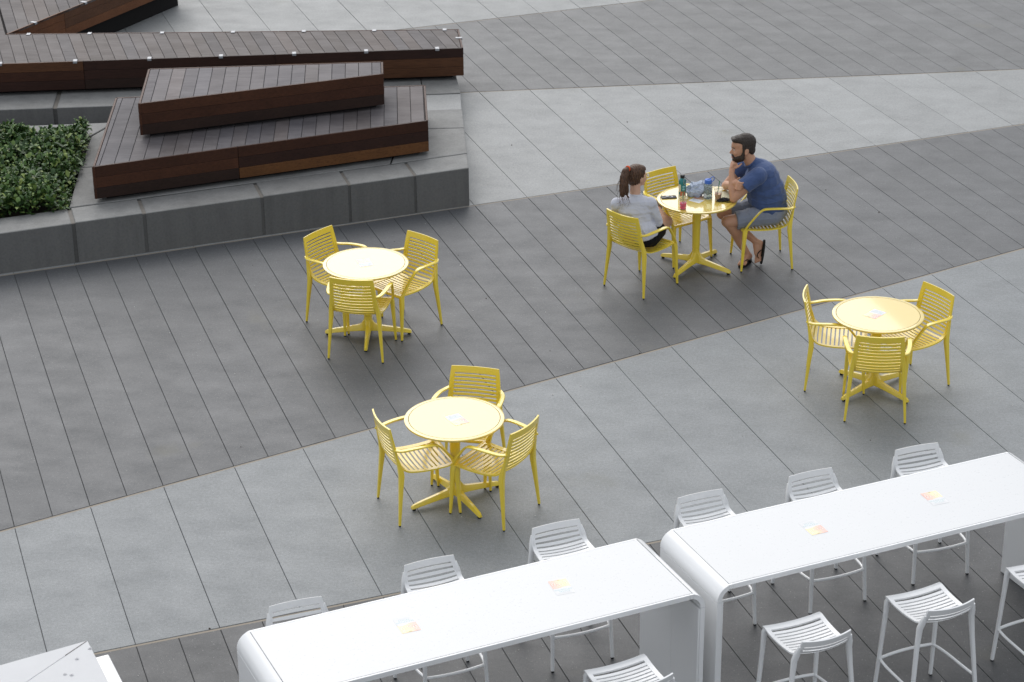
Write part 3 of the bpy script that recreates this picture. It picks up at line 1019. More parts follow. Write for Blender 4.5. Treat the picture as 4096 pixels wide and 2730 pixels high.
# ------------------------------------------------------------------ round tables
TH, TR = 0.735, 0.405
def make_round_table():
    t = thing('round_table', 'table', 'table')
    R = TR
    prof = [(0, TH), (0.12, TH), (0.25, TH), (0.3665, TH), (0.3675, TH - 0.0025), (0.3710, TH - 0.0025), (0.3720, TH), (R - 0.006, TH), (R - 0.0018, TH - 0.0016), (R, TH - 0.006),
            (R - 0.001, TH - 0.014), (R - 0.006, TH - 0.019), (R - 0.02, TH - 0.021), (0, TH - 0.021)]
    obj('tabletop', MB().lathe(prof, 96), 'yellow_top', t, smooth=25)
    obj('groove_line', MB().lathe([(0.3677, TH - 0.0024), (0.3677, TH - 0.0012), (0.3708, TH - 0.0012), (0.3708, TH - 0.0024)], 96), 'groove', t, smooth=25)
    obj('column', MB().lathe([(0, TH - 0.022), (0.120, TH - 0.022), (0.122, TH - 0.034), (0.055, TH - 0.042), (0.0455, TH - 0.06), (0.0435, 0.50), (0.0385, 0.205), (0.0365, 0.202), (0, 0.202)], 28), 'yellow', t)
    hub = [(0.0375, 0.20), (0.039, 0.16), (0.044, 0.12), (0.050, 0.085), (0.046, 0.060), (0.030, 0.048), (0, 0.046)]
    obj('hub', MB().lathe([(0, 0.2)] + hub, 24), 'yellow', t, smooth=40)
    for k in range(4):
        a = k * math.pi / 2
        ca, sa = math.cos(a), math.sin(a)
        # a fin that leaves the hub high and runs out low
        xs = [0.015, 0.045, 0.060, 0.085, 0.13, 0.22, 0.32, 0.395, 0.412]
        zt = [0.190, 0.150, 0.122, 0.106, 0.096, 0.082, 0.066, 0.050, 0.038]
        zb = [0.050, 0.048, 0.047, 0.046, 0.044, 0.036, 0.026, 0.017, 0.017]
        wt = [0.022, 0.022, 0.020, 0.019, 0.018, 0.016, 0.014, 0.012, 0.010]
        vs = []
        for x, t1, b1, w in zip(xs, zt, zb, wt):
            for y, z in ((w * 0.75, t1), (-w * 0.75, t1), (-w * 1.0, t1 - 0.008), (-w * 1.45, b1 + 0.004), (-w * 1.3, b1), (w * 1.3, b1), (w * 1.45, b1 + 0.004), (w * 1.0, t1 - 0.008)):
                vs.append((x * ca - y * sa, x * sa + y * ca, z))
        obj('foot', MB().loft(vs, 8, len(xs)), 'yellow', t, smooth=35)
        obj('foot_pad', MB().lathe([(0, 0), (0.015, 0), (0.016, 0.017), (0, 0.017)], 12, 0.388 * ca, 0.388 * sa), 'rubber', t)
    return t

chair0 = make_chair()
table0 = make_round_table()
_used = {'c': False, 't': False, 's': False}
def add_chair(x, y, hx, hy, label, group):
    o = chair0 if not _used['c'] else copy_tree(chair0)
    _used['c'] = True
    place(o, x, y, hx, hy)
    return tag(o, label, 'chair', group)
def add_table(x, y, rot, label):
    o = table0 if not _used['t'] else copy_tree(table0)
    _used['t'] = True
    o.location = (x, y, 0)
    o.rotation_euler = (0, 0, math.radians(rot))
    return tag(o, label, 'table', 'round yellow cafe tables')
tb4 = add_table(-0.470, 15.923, 30.0, 'round yellow cafe table standing between the white bar tables and the dark paving band')
tb1 = add_table(-1.368, 19.218, -0.5, 'round yellow cafe table standing just in front of the concrete planter')
tb2 = add_table(1.879, 20.836, 54.0, 'round yellow cafe table with drinks and bottles where the man and woman sit')
tb3 = add_table(3.247, 17.912, 39.0, 'empty round yellow cafe table at the far right on light paving')
sticker(tb4, -0.447, 15.892, TH, -0.100, 0.170)
sticker(tb1, -1.379, 19.226, TH, 0.058, -0.190)
sticker(tb3, 3.218, 17.911, TH, 0.124, 0.139)
sticker(tb2, 1.895, 20.815, TH, -0.62, -0.78)
G4, G1, G2, G3 = 'chairs at the table nearest the bar tables', 'chairs at the table by the planter', 'chairs at the occupied table', 'chairs at the table on the right'
add_chair(-0.765, 15.800, 0.925, 0.380, 'yellow slatted chair on the left of the table nearest the white bar tables', G4)
add_chair(-0.157, 15.730, -0.835, 0.550, 'yellow slatted chair on the right of the table nearest the white bar tables', G4)
add_chair(-0.374, 16.345, -0.223, -0.975, 'yellow slatted chair behind the table nearest the white bar tables, facing the camera', G4)
add_chair(-1.398, 18.870, 0.209, 0.978, 'yellow slatted chair with its back to the camera at the table by the planter', G1)
add_chair(-1.614, 19.573, 0.80, -0.60, 'yellow slatted chair left of the table by the planter', G1)
add_chair(-1.047, 19.405, -0.68, -0.73, 'yellow slatted chair right of the table by the planter', G1)
add_chair(2.929, 18.083, 0.985, -0.167, 'yellow slatted chair seen side-on left of the empty table at the far right', G3)
add_chair(3.573, 18.048, -0.857, -0.516, 'yellow slatted chair at the right side of the empty table at the far right', G3)
add_chair(3.180, 17.487, 0.10, 0.995, 'yellow slatted chair with its back to the camera at the empty right-hand table', G3)
add_chair(1.300, 20.362, 0.70, 0.714, 'yellow slatted chair the woman in the pale grey top sits on', G2)
add_chair(1.708, 21.136, 0.574, -0.82, 'unoccupied yellow slatted chair between the woman and the man', G2)
add_chair(2.557, 20.940, -0.993, -0.117, 'yellow slatted chair the bearded man in blue sits on', G2)

# ------------------------------------------------------------------ white bar tables
BH = 1.04
def make_bar_table(label, x, y, ang):
    t = thing('bar_table', label, 'table', (x, y, 0), math.radians(ang), 'long white bar tables')
    PL, PWD, R, W, TK = 1.405, 0.398, 0.115, 0.417, 0.034
    XO = PL + 0.092
    obj('top_panel', MB().cbox(-PL + 0.001, PL - 0.001, -PWD - 0.0015, PWD + 0.0015, BH - 0.03, BH, 0.0012), 'white_top', t)
    obj('panel_gap', MB().box(-PL - 0.003, PL + 0.003, -PWD - 0.003, PWD + 0.003, BH - 0.031, BH - 0.006), 'seam', t, smooth=0)
    XS = XO - R                      # where the corner starts to bend
    for sg in (-1, 1):
        obj('edge_rail', MB().cbox(-XS, XS, *sorted((sg * (PWD + 0.004), sg * W)), BH - 0.038, BH - 0.0005, 0.002), 'white', t)
        # bent corner: between the panel and the upright
        prof_o, prof_i = [], []
        for i in range(13):
            a = math.pi / 2 * i / 12
            prof_o.append((XS + R * math.sin(a), BH - R + R * math.cos(a)))
            prof_i.append((XS + (R - TK) * math.sin(a), BH - R + (R - TK) * math.cos(a)))
        prof_o.append((XO, BH - R - 0.008)); prof_i.append((XO - TK, BH - R - 0.008))
        # cut the outer skin so it meets the panel edge
        cut = [(PL + 0.004, BH)] + [p for p in prof_o if p[0] > PL + 0.01]
        low = [p for p in prof_i if p[0] > PL + 0.004]
        ring2 = cut + low[::-1] + [(PL + 0.004, BH - TK)]
        vs = [(sg * px, yy, pz) for yy in (-W, -W + 0.003, W - 0.003, W) for px, pz in ring2]
        obj('bent_corner', MB().loft(vs, len(ring2), 4), 'white', t, smooth=20)
        # side pieces of the bend that run past the panel to the rail
        for s2 in (-1, 1):
            seg_o = [(XS + 0.001, BH - 0.0005)] + [(px, pz - 0.0005) for px, pz in prof_o[1:] if px < PL + 0.003] + [(PL + 0.003, BH - 0.0012)]
            seg = seg_o + [(PL + 0.003, BH - TK), (XS + 0.001, BH - TK)]
            ya, yb = sorted((s2 * (PWD + 0.004), s2 * W))
            obj('corner_rail', MB().loft([(sg * px, yy, pz) for yy in (ya, yb) for px, pz in seg], len(seg), 2), 'white', t, smooth=20)
        x0, x1 = sorted((sg * (XO - TK), sg * XO))
        obj('end_panel', MB().cbox(x0, x1, -W, W, 0.0, BH - R - 0.0125, 0.002), 'white', t)
        xi0, xi1 = sorted((sg * (XO - TK - 0.014), sg * (XO - TK - 0.001)))
        for ya, yb in ((-W + 0.003, -0.0485), (-0.0455, W - 0.003)):
            obj('inner_cover', MB().cbox(xi0, xi1, ya, yb, 0.004, BH - R - 0.012, 0.002), 'white', t)
        gx0, gx1 = sorted((sg * (XO - TK - 0.010), sg * (XO - TK - 0.0005)))
        obj('cover_gap', MB().box(gx0, gx1, -0.0485, -0.0455, 0.01, BH - R - 0.02), 'seam', t, smooth=0)
    obj('under_frame', MB().box(-XS + 0.02, XS - 0.02, -0.30, 0.30, BH - 0.062, BH - 0.0335), 'white', t, smooth=0)
    return t
bt1 = make_bar_table('long white bar table at the bottom centre with rounded ends', -0.266, 12.442, 24.25)
bt2 = make_bar_table('long white bar table at the bottom right, running out of the picture', 2.562, 13.703, 23.57)
u1, u2 = Vector((-0.410, 0.912)), Vector((-0.40, 0.9166))
sticker(bt1, -0.701, 12.295, BH, -0.40, 1.0)
sticker(bt1, 0.314, 12.752, BH, 0.33, -1.0)
sticker(bt2, 2.096, 13.525, BH, -0.42, 1.0)
sticker(bt2, 3.018, 13.937, BH, 0.38, -1.0)

stool0 = make_stool()
def add_stool(x, y, hx, hy, label, group):
    o = stool0 if not _used['s'] else copy_tree(stool0)
    _used['s'] = True
    place(o, x, y, hx, hy)
    return tag(o, label, 'stool', group)
GF, GN = 'bar stools tucked under the far sides of the bar tables', 'bar stools on the near sides of the bar tables'
add_stool(-1.394, 12.600, 0.345, -0.939, 'white slatted bar stool behind the left end of the centre bar table', GF)
add_stool(-0.500, 13.140, 0.386, -0.922, 'white slatted bar stool behind the middle of the centre bar table', GF)
add_stool(0.390, 13.640, 0.372, -0.928, 'white slatted bar stool behind the right end of the centre bar table', GF)
add_stool(1.458, 14.070, 0.372, -0.928, 'white slatted bar stool behind the left end of the right-hand bar table', GF)
add_stool(2.312, 14.390, 0.386, -0.922, 'white slatted bar stool behind the middle of the right-hand bar table', GF)
add_stool(3.161, 14.787, 0.330, -0.944, 'white slatted bar stool behind the right end of the right-hand bar table', GF)
add_stool(0.734, 12.042, -0.430, 0.903, 'white slatted bar stool in front of the centre bar table, cut by the frame', GN)
add_stool(1.941, 12.549, -0.395, 0.919, 'white slatted bar stool in front of the right-hand bar table, left of its neighbour', GN)
add_stool(2.822, 12.920, -0.405, 0.914, 'white slatted bar stool in front of the middle of the right-hand bar table', GN)
add_stool(3.720, 13.285, -0.405, 0.914, 'white slatted bar stool cut off by the right edge of the picture', GN)

# ------------------------------------------------------------------ white cabinet in the near corner
cab = thing('white_cabinet', 'white box-shaped cabinet in the bottom left corner with a mitred screwed-down top', 'cabinet')
cz = 1.10
cp = Vector((-2.725, 12.048)); e1 = Vector((-0.873, -0.488)); e2 = Vector((0.40, -0.9165))
def cpt(a, b):
    return tuple(cp + e1 * a + e2 * b)
# body, then the two mitred lids
obj('cabinet_body', MB().prism([cpt(0.012, 0.012), cpt(1.6, 0.012), cpt(1.6, 1.7), cpt(0.012, 1.7)][::1], 0.0, cz - 0.022), 'white_dirty', cab, smooth=0)
def ccw(p):
    return p if area(p) > 0 else p[::-1]
MIT = Vector((cp.x, cp.y)) 
mdir = Vector((-0.60, -0.95)).normalized()
m_end = cp + mdir * 1.35
def off(p, v):
    return (p[0] + v.x, p[1] + v.y)
obj('lid_panel', MB().prism(ccw([tuple(cp + mdir * 0.0015 + e1 * 0.001), cpt(1.62, 0), cpt(1.62, 1.1), off(tuple(m_end), e1 * 0.001)]), cz - 0.022, cz, 0.002), 'white_dirty', cab, smooth=0)
obj('lid_panel', MB().prism(ccw([tuple(cp + mdir * 0.0015 + e2 * 0.001), off(tuple(m_end), e2 * 0.001), cpt(0.62, 1.72), cpt(0, 1.72)]), cz - 0.022, cz - 0.001, 0.002), 'white_dirty', cab, smooth=0)
obj('seam_sealant', MB().prism(ccw([tuple(cp + mdir * 0.01 + e1 * 0.004), tuple(cp + mdir * 0.20 + e1 * 0.007), tuple(cp + mdir * 0.21 + e2 * 0.002), tuple(cp + mdir * 0.012 + e2 * 0.002)]), cz - 0.004, cz + 0.0012), 'mortar', cab, smooth=0)
for a, b in ((0.0105, 0.100), (0.115, 0.175), (0.225, 0.305), (0.190, 0.335)):
    q = cpt(a, b)
    obj('screw', MB().lathe([(0, cz + 0.006), (0.005, cz + 0.006), (0.0055, cz + 0.003), (0.0125, cz + 0.002), (0.013, cz - 0.002), (0, cz - 0.002)], 12, *q), 'steel', cab)
# the lower box butted against its side
sp0 = Vector((-2.655, 11.974))
def spt(a, b):
    return tuple(sp0 + Vector((0.905, 0.425)) * a + e2 * b)
obj('side_box', MB().prism(ccw([spt(-0.05, 0.0), spt(0.070, 0.0), spt(0.070, 1.7), spt(-0.05, 1.7)]), 0.0, cz - 0.075, 0.006), 'white', cab, smooth=0)

# ------------------------------------------------------------------ people
from mathutils import noise as mnoise
M['skin_man'] = skin_mat('tanned_skin', (0.56, 0.315, 0.205))
M['skin_woman'] = skin_mat('fair_skin', (0.60, 0.37, 0.26))
M['hair_dark'] = hair_mat('dark_brown_hair', (0.012, 0.008, 0.006), (0.060, 0.042, 0.031), (30, 30, 30))
M['beard'] = hair_mat('dark_beard', (0.014, 0.009, 0.006), (0.065, 0.040, 0.025), (40, 40, 25))
M['hair_brown'] = hair_mat('brown_hair', (0.028, 0.015, 0.010), (0.165, 0.080, 0.040), (26, 26, 3.5))
M['tee'] = cloth_mat('blue_cotton', (0.066, 0.105, 0.230), 0.14, 0.55)
M['shorts'] = cloth_mat('grey_twill', (0.235, 0.260, 0.320), 0.12, 0.5)
M['jersey'] = cloth_mat('pale_grey_jersey', (0.60, 0.61, 0.67), 0.05, 0.45)
M['black_cloth'] = cloth_mat('black_cotton', (0.008, 0.008, 0.009), 0.2, 0.4, 0.9, 0.0)
M['sandal'] = plain('black_foam_rubber', (0.018, 0.016, 0.015), 0.7, 0.3)
M['shoe'] = cloth_mat('tan_canvas', (0.30, 0.265, 0.21), 0.12, 0.3)
M['orange'] = plain('orange_elastic', (0.75, 0.10, 0.02), 0.6, 0.3)
M['lens'] = plain('spectacle_lens', (0.9, 0.95, 0.9), 0.02, 0.5, trans=0.95, ior=1.1)
M['gold'] = plain('gold_wire', (0.75, 0.60, 0.35), 0.3, 0.5, metal=0.9)
M['eye'] = plain('eye_white', (0.72, 0.70, 0.67), 0.3)
M['iris'] = plain('dark_iris', (0.02, 0.015, 0.01), 0.2)
M['lip'] = plain('lip', (0.42, 0.17, 0.13), 0.5)

def ball_mb(mb, c, r, R=None, n=14):
    rr = r if isinstance(r, (tuple, list)) else (r, r, r)
    vs, fs = [], []
    rows = n // 2 + 1
    for i in range(rows + 1):
        th = math.pi * i / rows
        for k in range(n):
            ph = 2 * math.pi * k / n
            v = Vector((rr[0] * math.sin(th) * math.cos(ph), rr[1] * math.sin(th) * math.sin(ph), rr[2] * math.cos(th)))
            if R is not None:
                v = R @ v
            vs.append((c[0] + v.x, c[1] + v.y, c[2] + v.z))
    for i in range(rows):
        for k in range(n):
            fs.append((i * n + k, i * n + (k + 1) % n, (i + 1) * n + (k + 1) % n, (i + 1) * n + k))
    mb.add(vs, fs)

def cap_mb(mb, p0, p1, r0, r1, flat0=False, flat1=False, n=14, squash=None):
    p0, p1 = Vector(p0), Vector(p1)
    ax = (p1 - p0)
    L = ax.length
    ax.normalize()
    s = ax.cross(Vector((0, 0, 1)))
    if s.length < 1e-4:
        s = ax.cross(Vector((0, 1, 0)))
    s.normalize()
    u = s.cross(ax)
    rows = []
    for i in range(5):
        a = math.pi / 2 * i / 4
        if flat0:
            rows.append((0.0, r0 * (0.02 + 0.98 * i / 4)))
        else:
            rows.append((-r0 * math.cos(a), r0 * max(0.02, math.sin(a))))
    for i in range(1, 5):
        rows.append((L * i / 5, r0 + (r1 - r0) * i / 5))
    for i in range(5):
        a = math.pi / 2 * i / 4
        if flat1:
            rows.append((L, r1 * (1 - 0.98 * i / 4)))
        else:
            rows.append((L + r1 * math.sin(a), r1 * max(0.02, math.cos(a))))
    vs = []
    for d, r in rows:
        for k in range(n):
            ph = 2 * math.pi * k / n
            q = p0 + ax * d + s * (r * math.cos(ph)) + u * (r * math.sin(ph))
            vs.append(tuple(q))
    mb.loft(vs, n, len(rows))

def fuse(name, prims, mat, par, voxel=0.008, smooth=3, factor=0.5, fn=None):
    """join the shapes into ONE closed skin: voxel remesh, then smoothing"""
    mb = MB()
    for p in prims:
        if p[0] == 'b':
            ball_mb(mb, *p[1:])
        else:
            cap_mb(mb, *p[1:])
    me = mb.mesh(name, 0)
    o = bpy.data.objects.new(name, me)
    C.objects.link(o)
    rm = o.modifiers.new('r', 'REMESH')
    rm.mode = 'VOXEL'
    rm.voxel_size = voxel
    sm = o.modifiers.new('s', 'SMOOTH')
    sm.iterations = smooth
    sm.factor = factor
    bpy.context.view_layer.update()
    dg = bpy.context.evaluated_depsgraph_get()
    nm = bpy.data.meshes.new_from_object(o.evaluated_get(dg))
    bpy.data.objects.remove(o)
    bpy.data.meshes.remove(me)
    nm.name = name
    if fn:
        for v in nm.vertices:
            v.co = fn(v.co)
    nm.polygons.foreach_set('use_smooth', [True] * len(nm.polygons))
    nm.materials.clear()
    return obj(name, nm, mat, par)

def hand(pr, wrist, palm, fdir, ndir, curl, L=0.085, r=0.0085, side=1, thumb=True, thumb_dir=None):
    """palm block, four bent fingers of unequal length and a thumb from its side; fdir: along the fingers, ndir: out of the palm side they curl to"""
    wrist, palm = Vector(wrist), Vector(palm)
    f, nn = Vector(fdir).normalized(), Vector(ndir).normalized()
    s = f.cross(nn).normalized() * side
    nn = (nn - f * nn.dot(f)).normalized()
    pr.append(('c', wrist, palm - f * 0.01, 0.027, 0.026))
    for k in (-1.5, -0.5, 0.5, 1.5):
        pr.append(('c', palm - f * 0.035 + s * (k * 0.013), palm + f * 0.030 + s * (k * 0.0175), 0.016, 0.0125))
    for k, ln in ((-1.5, 0.80), (-0.5, 1.0), (0.5, 0.94), (1.5, 0.74)):
        p = palm + f * 0.034 + s * (k * 0.0185)
        d = f.copy()
        for j, seg in enumerate((0.46, 0.32, 0.22)):
            ca = curl * (0.9 if j == 0 else 1.1)
            d = (d * math.cos(ca) + nn * math.sin(ca) * (1 if True else 0)).normalized()
            # rotate the bend plane on
            nn2 = (nn - d * nn.dot(d))
            q = p + d * (L * ln * seg)
            pr.append(('c', p, q, r * (1.05 - 0.06 * j), r * (0.98 - 0.06 * j)))
            p = q
            nn_new = nn2.normalized() if nn2.length > 1e-4 else nn
            d = d
    if thumb:
        b = palm - f * 0.028 - s * 0.032
        td = Vector(thumb_dir).normalized() if thumb_dir else (f * 0.7 - s * 0.6 + nn * 0.4).normalized()
        m1 = b + td * 0.035
        m2 = m1 + (td * 0.7 + nn * 0.4 + f * 0.3).normalized() * 0.030
        pr.append(('c', b, m1, 0.0135, 0.011))
        pr.append(('c', m1, m2, 0.011, 0.009))

# ---- the man: built in his own frame (x forward, y to his left, z up), seated
man = thing('person', 'bearded man in a navy t-shirt and grey shorts resting his chin on his fist', 'person', (2.557, 20.940, 0), math.atan2(-0.117, -0.993))
pr = []
B, K = (lambda *a: pr.append(('b', *a))), (lambda *a: pr.append(('c', *a)))
TILT = Matrix.Rotation(math.radians(8), 3, 'Y')
# head
B((0.212, 0, 1.285), (0.104, 0.078, 0.094))
B((0.232, 0, 1.262), (0.098, 0.074, 0.090))
B((0.262, 0, 1.225), (0.078, 0.066, 0.095))
B((0.268, 0, 1.165), (0.062, 0.056, 0.055))
B((0.298, 0, 1.128), (0.030, 0.030, 0.028))
B((0.330, 0, 1.252), (0.017, 0.046, 0.013))
K((0.330, 0, 1.240), (0.352, 0, 1.200), 0.0085, 0.0135)
for sg in (-1, 1):
    B((0.340, sg * 0.012, 1.194), (0.010, 0.009, 0.008))
    B((0.312, sg * 0.040, 1.205), (0.024, 0.020, 0.022))
    B((0.206, sg * 0.079, 1.225), (0.024, 0.010, 0.036), Matrix.Rotation(math.radians(-12), 3, 'Y'))
    B((0.214, sg * 0.083, 1.203), (0.012, 0.009, 0.013))
B((0.326, 0, 1.150), (0.014, 0.024, 0.009))
# neck, trunk
K((0.200, 0, 1.20), (0.115, 0, 1.04), 0.062, 0.064)
B((0.264, 0, 1.283), (0.084, 0.068, 0.058))
B((0.055, 0, 1.01), (0.115, 0.185, 0.085))
B((0.02, 0, 0.90), (0.165, 0.185, 0.155))
B((-0.035, 0, 0.73), (0.178, 0.180, 0.165))
B((-0.08, 0, 0.585), (0.150, 0.178, 0.110))
# left arm, propping the chin
SH, EL, WR = (0.125, 0.195, 0.995), (0.345, 0.185, 0.778), (0.352, 0.075, 1.015)
B(SH, 0.060)
K(SH, (0.24, 0.195, 0.885), 0.056, 0.053)
K((0.24, 0.195, 0.885), EL, 0.056, 0.042)
B((0.352, 0.185, 0.770), (0.036, 0.034, 0.034))
K(EL, (0.350, 0.145, 0.865), 0.042, 0.047)
K((0.350, 0.145, 0.865), WR, 0.046, 0.028)
K(WR, (0.340, 0.050, 1.055), 0.029, 0.030)
# fist under the chin: back of the hand towards the front, four curled fingers, index along the jaw
B((0.332, 0.040, 1.068), (0.030, 0.036, 0.036))
for i, (ly, r) in enumerate(((0.072, 0.0125), (0.049, 0.0130), (0.026, 0.0128), (0.004, 0.0115))):
    K((0.344, ly, 1.075), (0.332, ly - 0.002, 1.104), r, r)
    K((0.332, ly - 0.002, 1.104), (0.303, ly - 0.002, 1.098), r, r * 0.92)
    K((0.303, ly - 0.002, 1.098), (0.302, ly, 1.072), r * 0.92, r * 0.82)
K((0.318, 0.078, 1.062), (0.286, 0.088, 1.080), 0.0125, 0.0105)
K((0.286, 0.088, 1.080), (0.258, 0.086, 1.106), 0.0105, 0.0085)
# right arm across the body, hand on the left upper arm
SR, ER, WRr = (0.125, -0.195, 0.995), (0.350, -0.190, 0.778), (0.352, 0.055, 0.872)
B(SR, 0.060)
K(SR, (0.24, -0.20, 0.885), 0.056, 0.053)
K((0.24, -0.20, 0.885), ER, 0.056, 0.043)
K(ER, (0.352, -0.09, 0.815), 0.043, 0.047)
K((0.352, -0.09, 0.815), WRr, 0.046, 0.028)
K(WRr, (0.338, 0.150, 0.925), 0.030, 0.030)
B((0.330, 0.165, 0.930), (0.026, 0.036, 0.036))
for i in range(4):
    zo = 0.962 - i * 0.0225
    fo_ = 0.316 + i * 0.006
    K((fo_, 0.185, zo - 0.004), (fo_ - 0.004, 0.236, zo), 0.0125, 0.0118)
    K((fo_ - 0.004, 0.236, zo), (fo_ - 0.030, 0.259, zo + 0.002), 0.0118, 0.0108)
    K((fo_ - 0.030, 0.259, zo + 0.002), (fo_ - 0.056 + 0.008 * (i == 3), 0.252, zo + 0.003), 0.0108, 0.009)
K((0.318, 0.14, 0.955), (0.290, 0.165, 0.985), 0.013, 0.0105)
# legs
for sg, kn, an in ((1, (0.388, 0.125, 0.508), (0.150, 0.020, 0.105)), (-1, (0.385, -0.125, 0.500), (0.062, -0.005, 0.225))):
    hip = (-0.08, sg * 0.095, 0.545)
    kv, av = Vector(kn), Vector(an)
    K(hip, kn, 0.092, 0.064)
    B(kn, (0.062, 0.060, 0.062))
    m = kv.lerp(av, 0.30) + Vector((-0.022, 0, -0.004))
    K(kn, m, 0.056, 0.060)
    K(m, kv.lerp(av, 0.62), 0.060, 0.046)
    K(kv.lerp(av, 0.62), an, 0.046, 0.034)
    B(an, (0.036, 0.036, 0.036))
# left foot flat, toes turned towards the camera; right foot crossed behind on its toes
fl0, fl1 = Vector((0.115, -0.030, 0.055)), Vector((0.215, 0.110, 0.046))
K((0.150, 0.020, 0.10), tuple(fl0), 0.034, 0.034)
K((0.150, 0.020, 0.095), (0.195, 0.080, 0.055), 0.032, 0.028)
K(tuple(fl0), (0.200, 0.085, 0.048), 0.030, 0.028)
fd_ = (fl1 - fl0).normalized()
fs_ = Vector((fd_.y, -fd_.x, 0))
for k in range(5):
    b0 = Vector((0.202, 0.090, 0.044)) + fs_ * (0.030 - 0.015 * k)
    K(tuple(b0), tuple(b0 + fd_ * (0.050 - 0.006 * k) + Vector((0, 0, -0.012))), 0.014, 0.0105 if k else 0.013)
fr0, fr1 = Vector((0.010, -0.010, 0.200)), Vector((0.040, 0.072, 0.040))
K((0.062, -0.005, 0.222), tuple(fr0), 0.034, 0.032)
K((0.062, -0.005, 0.215), (0.055, 0.045, 0.105), 0.031, 0.027)
K(tuple(fr0), (0.036, 0.050, 0.085), 0.030, 0.026)
for k in range(5):
    b0 = Vector((0.040, 0.058, 0.070)) + Vector((0.82, -0.35, -0.1)).normalized() * (0.026 - 0.013 * k)
    K(tuple(b0), tuple(b0 + Vector((0.008, 0.020, -0.046 + 0.005 * k))), 0.0125, 0.010)
fuse('body', pr, 'skin_man', man, 0.0062, 2)
# beard, hair, brows, eyes, mouth
pr = []
B((0.262, 0, 1.150), (0.066, 0.066, 0.056))
B((0.286, 0, 1.128), (0.045, 0.046, 0.042))
B((0.308, 0, 1.122), (0.028, 0.032, 0.026))
for sg in (-1, 1):
    K((0.232, sg * 0.066, 1.215), (0.248, sg * 0.058, 1.150), 0.016, 0.024)
    K((0.262, sg * 0.055, 1.160), (0.302, sg * 0.036, 1.145), 0.022, 0.018)
    K((0.318, sg * 0.032, 1.150), (0.337, sg * 0.008, 1.172), 0.010, 0.009)
fuse('beard', pr, 'beard', man, 0.005, 2)
pr = []
B((0.205, 0, 1.300), (0.113, 0.087, 0.098))
B((0.195, 0, 1.265), (0.098, 0.086, 0.090))
B((0.262, 0, 1.330), (0.080, 0.070, 0.052))
K((0.322, -0.036, 1.334), (0.326, 0.034, 1.336), 0.024, 0.024)
B((0.150, 0, 1.225), (0.050, 0.070, 0.060))
for sg in (-1, 1):
    K((0.238, sg * 0.074, 1.29), (0.236, sg * 0.074, 1.225), 0.014, 0.010)
def hair_cut(co):
    # keep the hair line back from the face
    if co.z < 1.315 and co.x > 0.252:
        k = min(1, (1.315 - co.z) / 0.02)
        co = Vector((co.x - (co.x - 0.252) * k, co.y * (1 - 0.10 * k), co.z))
    return co
fuse('hair', pr, 'hair_dark', man, 0.005, 2, fn=hair_cut)
for sg in (-1, 1):
    m_ = MB(); cap_mb(m_, (0.340, sg * 0.016, 1.258), (0.325, sg * 0.048, 1.258), 0.0055, 0.0042)
    obj('eyebrow', m_, 'beard', man, smooth=60)
    m_ = MB(); ball_mb(m_, (0.326, sg * 0.031, 1.237), (0.010, 0.012, 0.007))
    ey = obj('eye', m_, 'eye', man, smooth=60)
    m_ = MB(); ball_mb(m_, (0.335, sg * 0.031, 1.237), (0.0035, 0.0055, 0.006))
    obj('iris', m_, 'iris', ey, smooth=60)
m_ = MB(); cap_mb(m_, (0.337, -0.016, 1.149), (0.337, 0.016, 1.149), 0.0058, 0.0058)
obj('lips', m_, 'lip', man, smooth=60)
# t-shirt
pr = []
B((0.045, 0, 1.015), (0.130, 0.200, 0.085))
B((0.015, 0, 0.985), (0.140, 0.190, 0.10))
B((0.02, 0, 0.90), (0.186, 0.200, 0.160))
B((-0.020, 0, 0.80), (0.196, 0.197, 0.160))
B((-0.040, 0, 0.71), (0.204, 0.197, 0.155))
B((-0.065, 0, 0.61), (0.190, 0.196, 0.095))
K((-0.06, 0.0, 0.62), (-0.085, 0.0, 0.528), 0.17, 0.165, False, True)
for sg in (-1, 1):
    K((-0.03, sg * 0.05, 0.64), (-0.09, sg * 0.05, 0.522), 0.150, 0.148, False, True)
    B((0.110, sg * 0.180, 0.995), (0.090, 0.090, 0.088))
    K((0.100, sg * 0.165, 1.000), (0.200, sg * 0.200, 0.945), 0.090, 0.084, False, False)
    K((0.190, sg * 0.200, 0.952), (0.250, sg * 0.205, 0.906), 0.084, 0.083, True, True)
K((0.06, 0, 1.02), (0.148, 0, 1.088), 0.098, 0.068, False, True)
rr = random.Random(5)
def folds(co):
    # creases fanning from the armpit and around the waist
    nz = mnoise.noise(Vector((co.x * 9, co.y * 7, co.z * 6)))
    rg = 1 - abs(mnoise.noise(Vector((co.x * 5 + co.z * 9, co.y * 3, co.z * 15 - co.x * 7)))) * 2.4
    s = 0.005 * nz + 0.006 * max(0, rg) ** 3 * max(0.15, 1 - abs(co.z - 0.70) / 0.25)
    s += 0.003 * math.sin(95 * (co.x + co.z) + 20 * co.y) * max(0, 1 - (Vector((co.x - 0.2, abs(co.y) - 0.2, co.z - 0.93))).length / 0.15)
    c = Vector((-0.03, 0, co.z))
    d = (Vector((co.x, co.y, co.z)) - c).normalized()
    q = co + d * s
    q.x = max(q.x, -0.212 - 0.2 * max(0.0, q.z - 0.50) - (0.03 if abs(q.y) < 0.12 else 0.0))
    return q
fuse('t_shirt', pr, 'tee', man, 0.0065, 3, fn=folds)
m_ = MB()
ringp = []
for i in range(25):
    a = 2 * math.pi * i / 24
    ringp.append((0.150 + 0.050 * math.cos(a), 0.069 * math.sin(a), 1.090 - 0.043 * math.cos(a)))
m_.tube(ringp, 0.0085, 8, up=(0.65, 0, 0.75))
obj('collar', m_, 'tee', man, smooth=60)
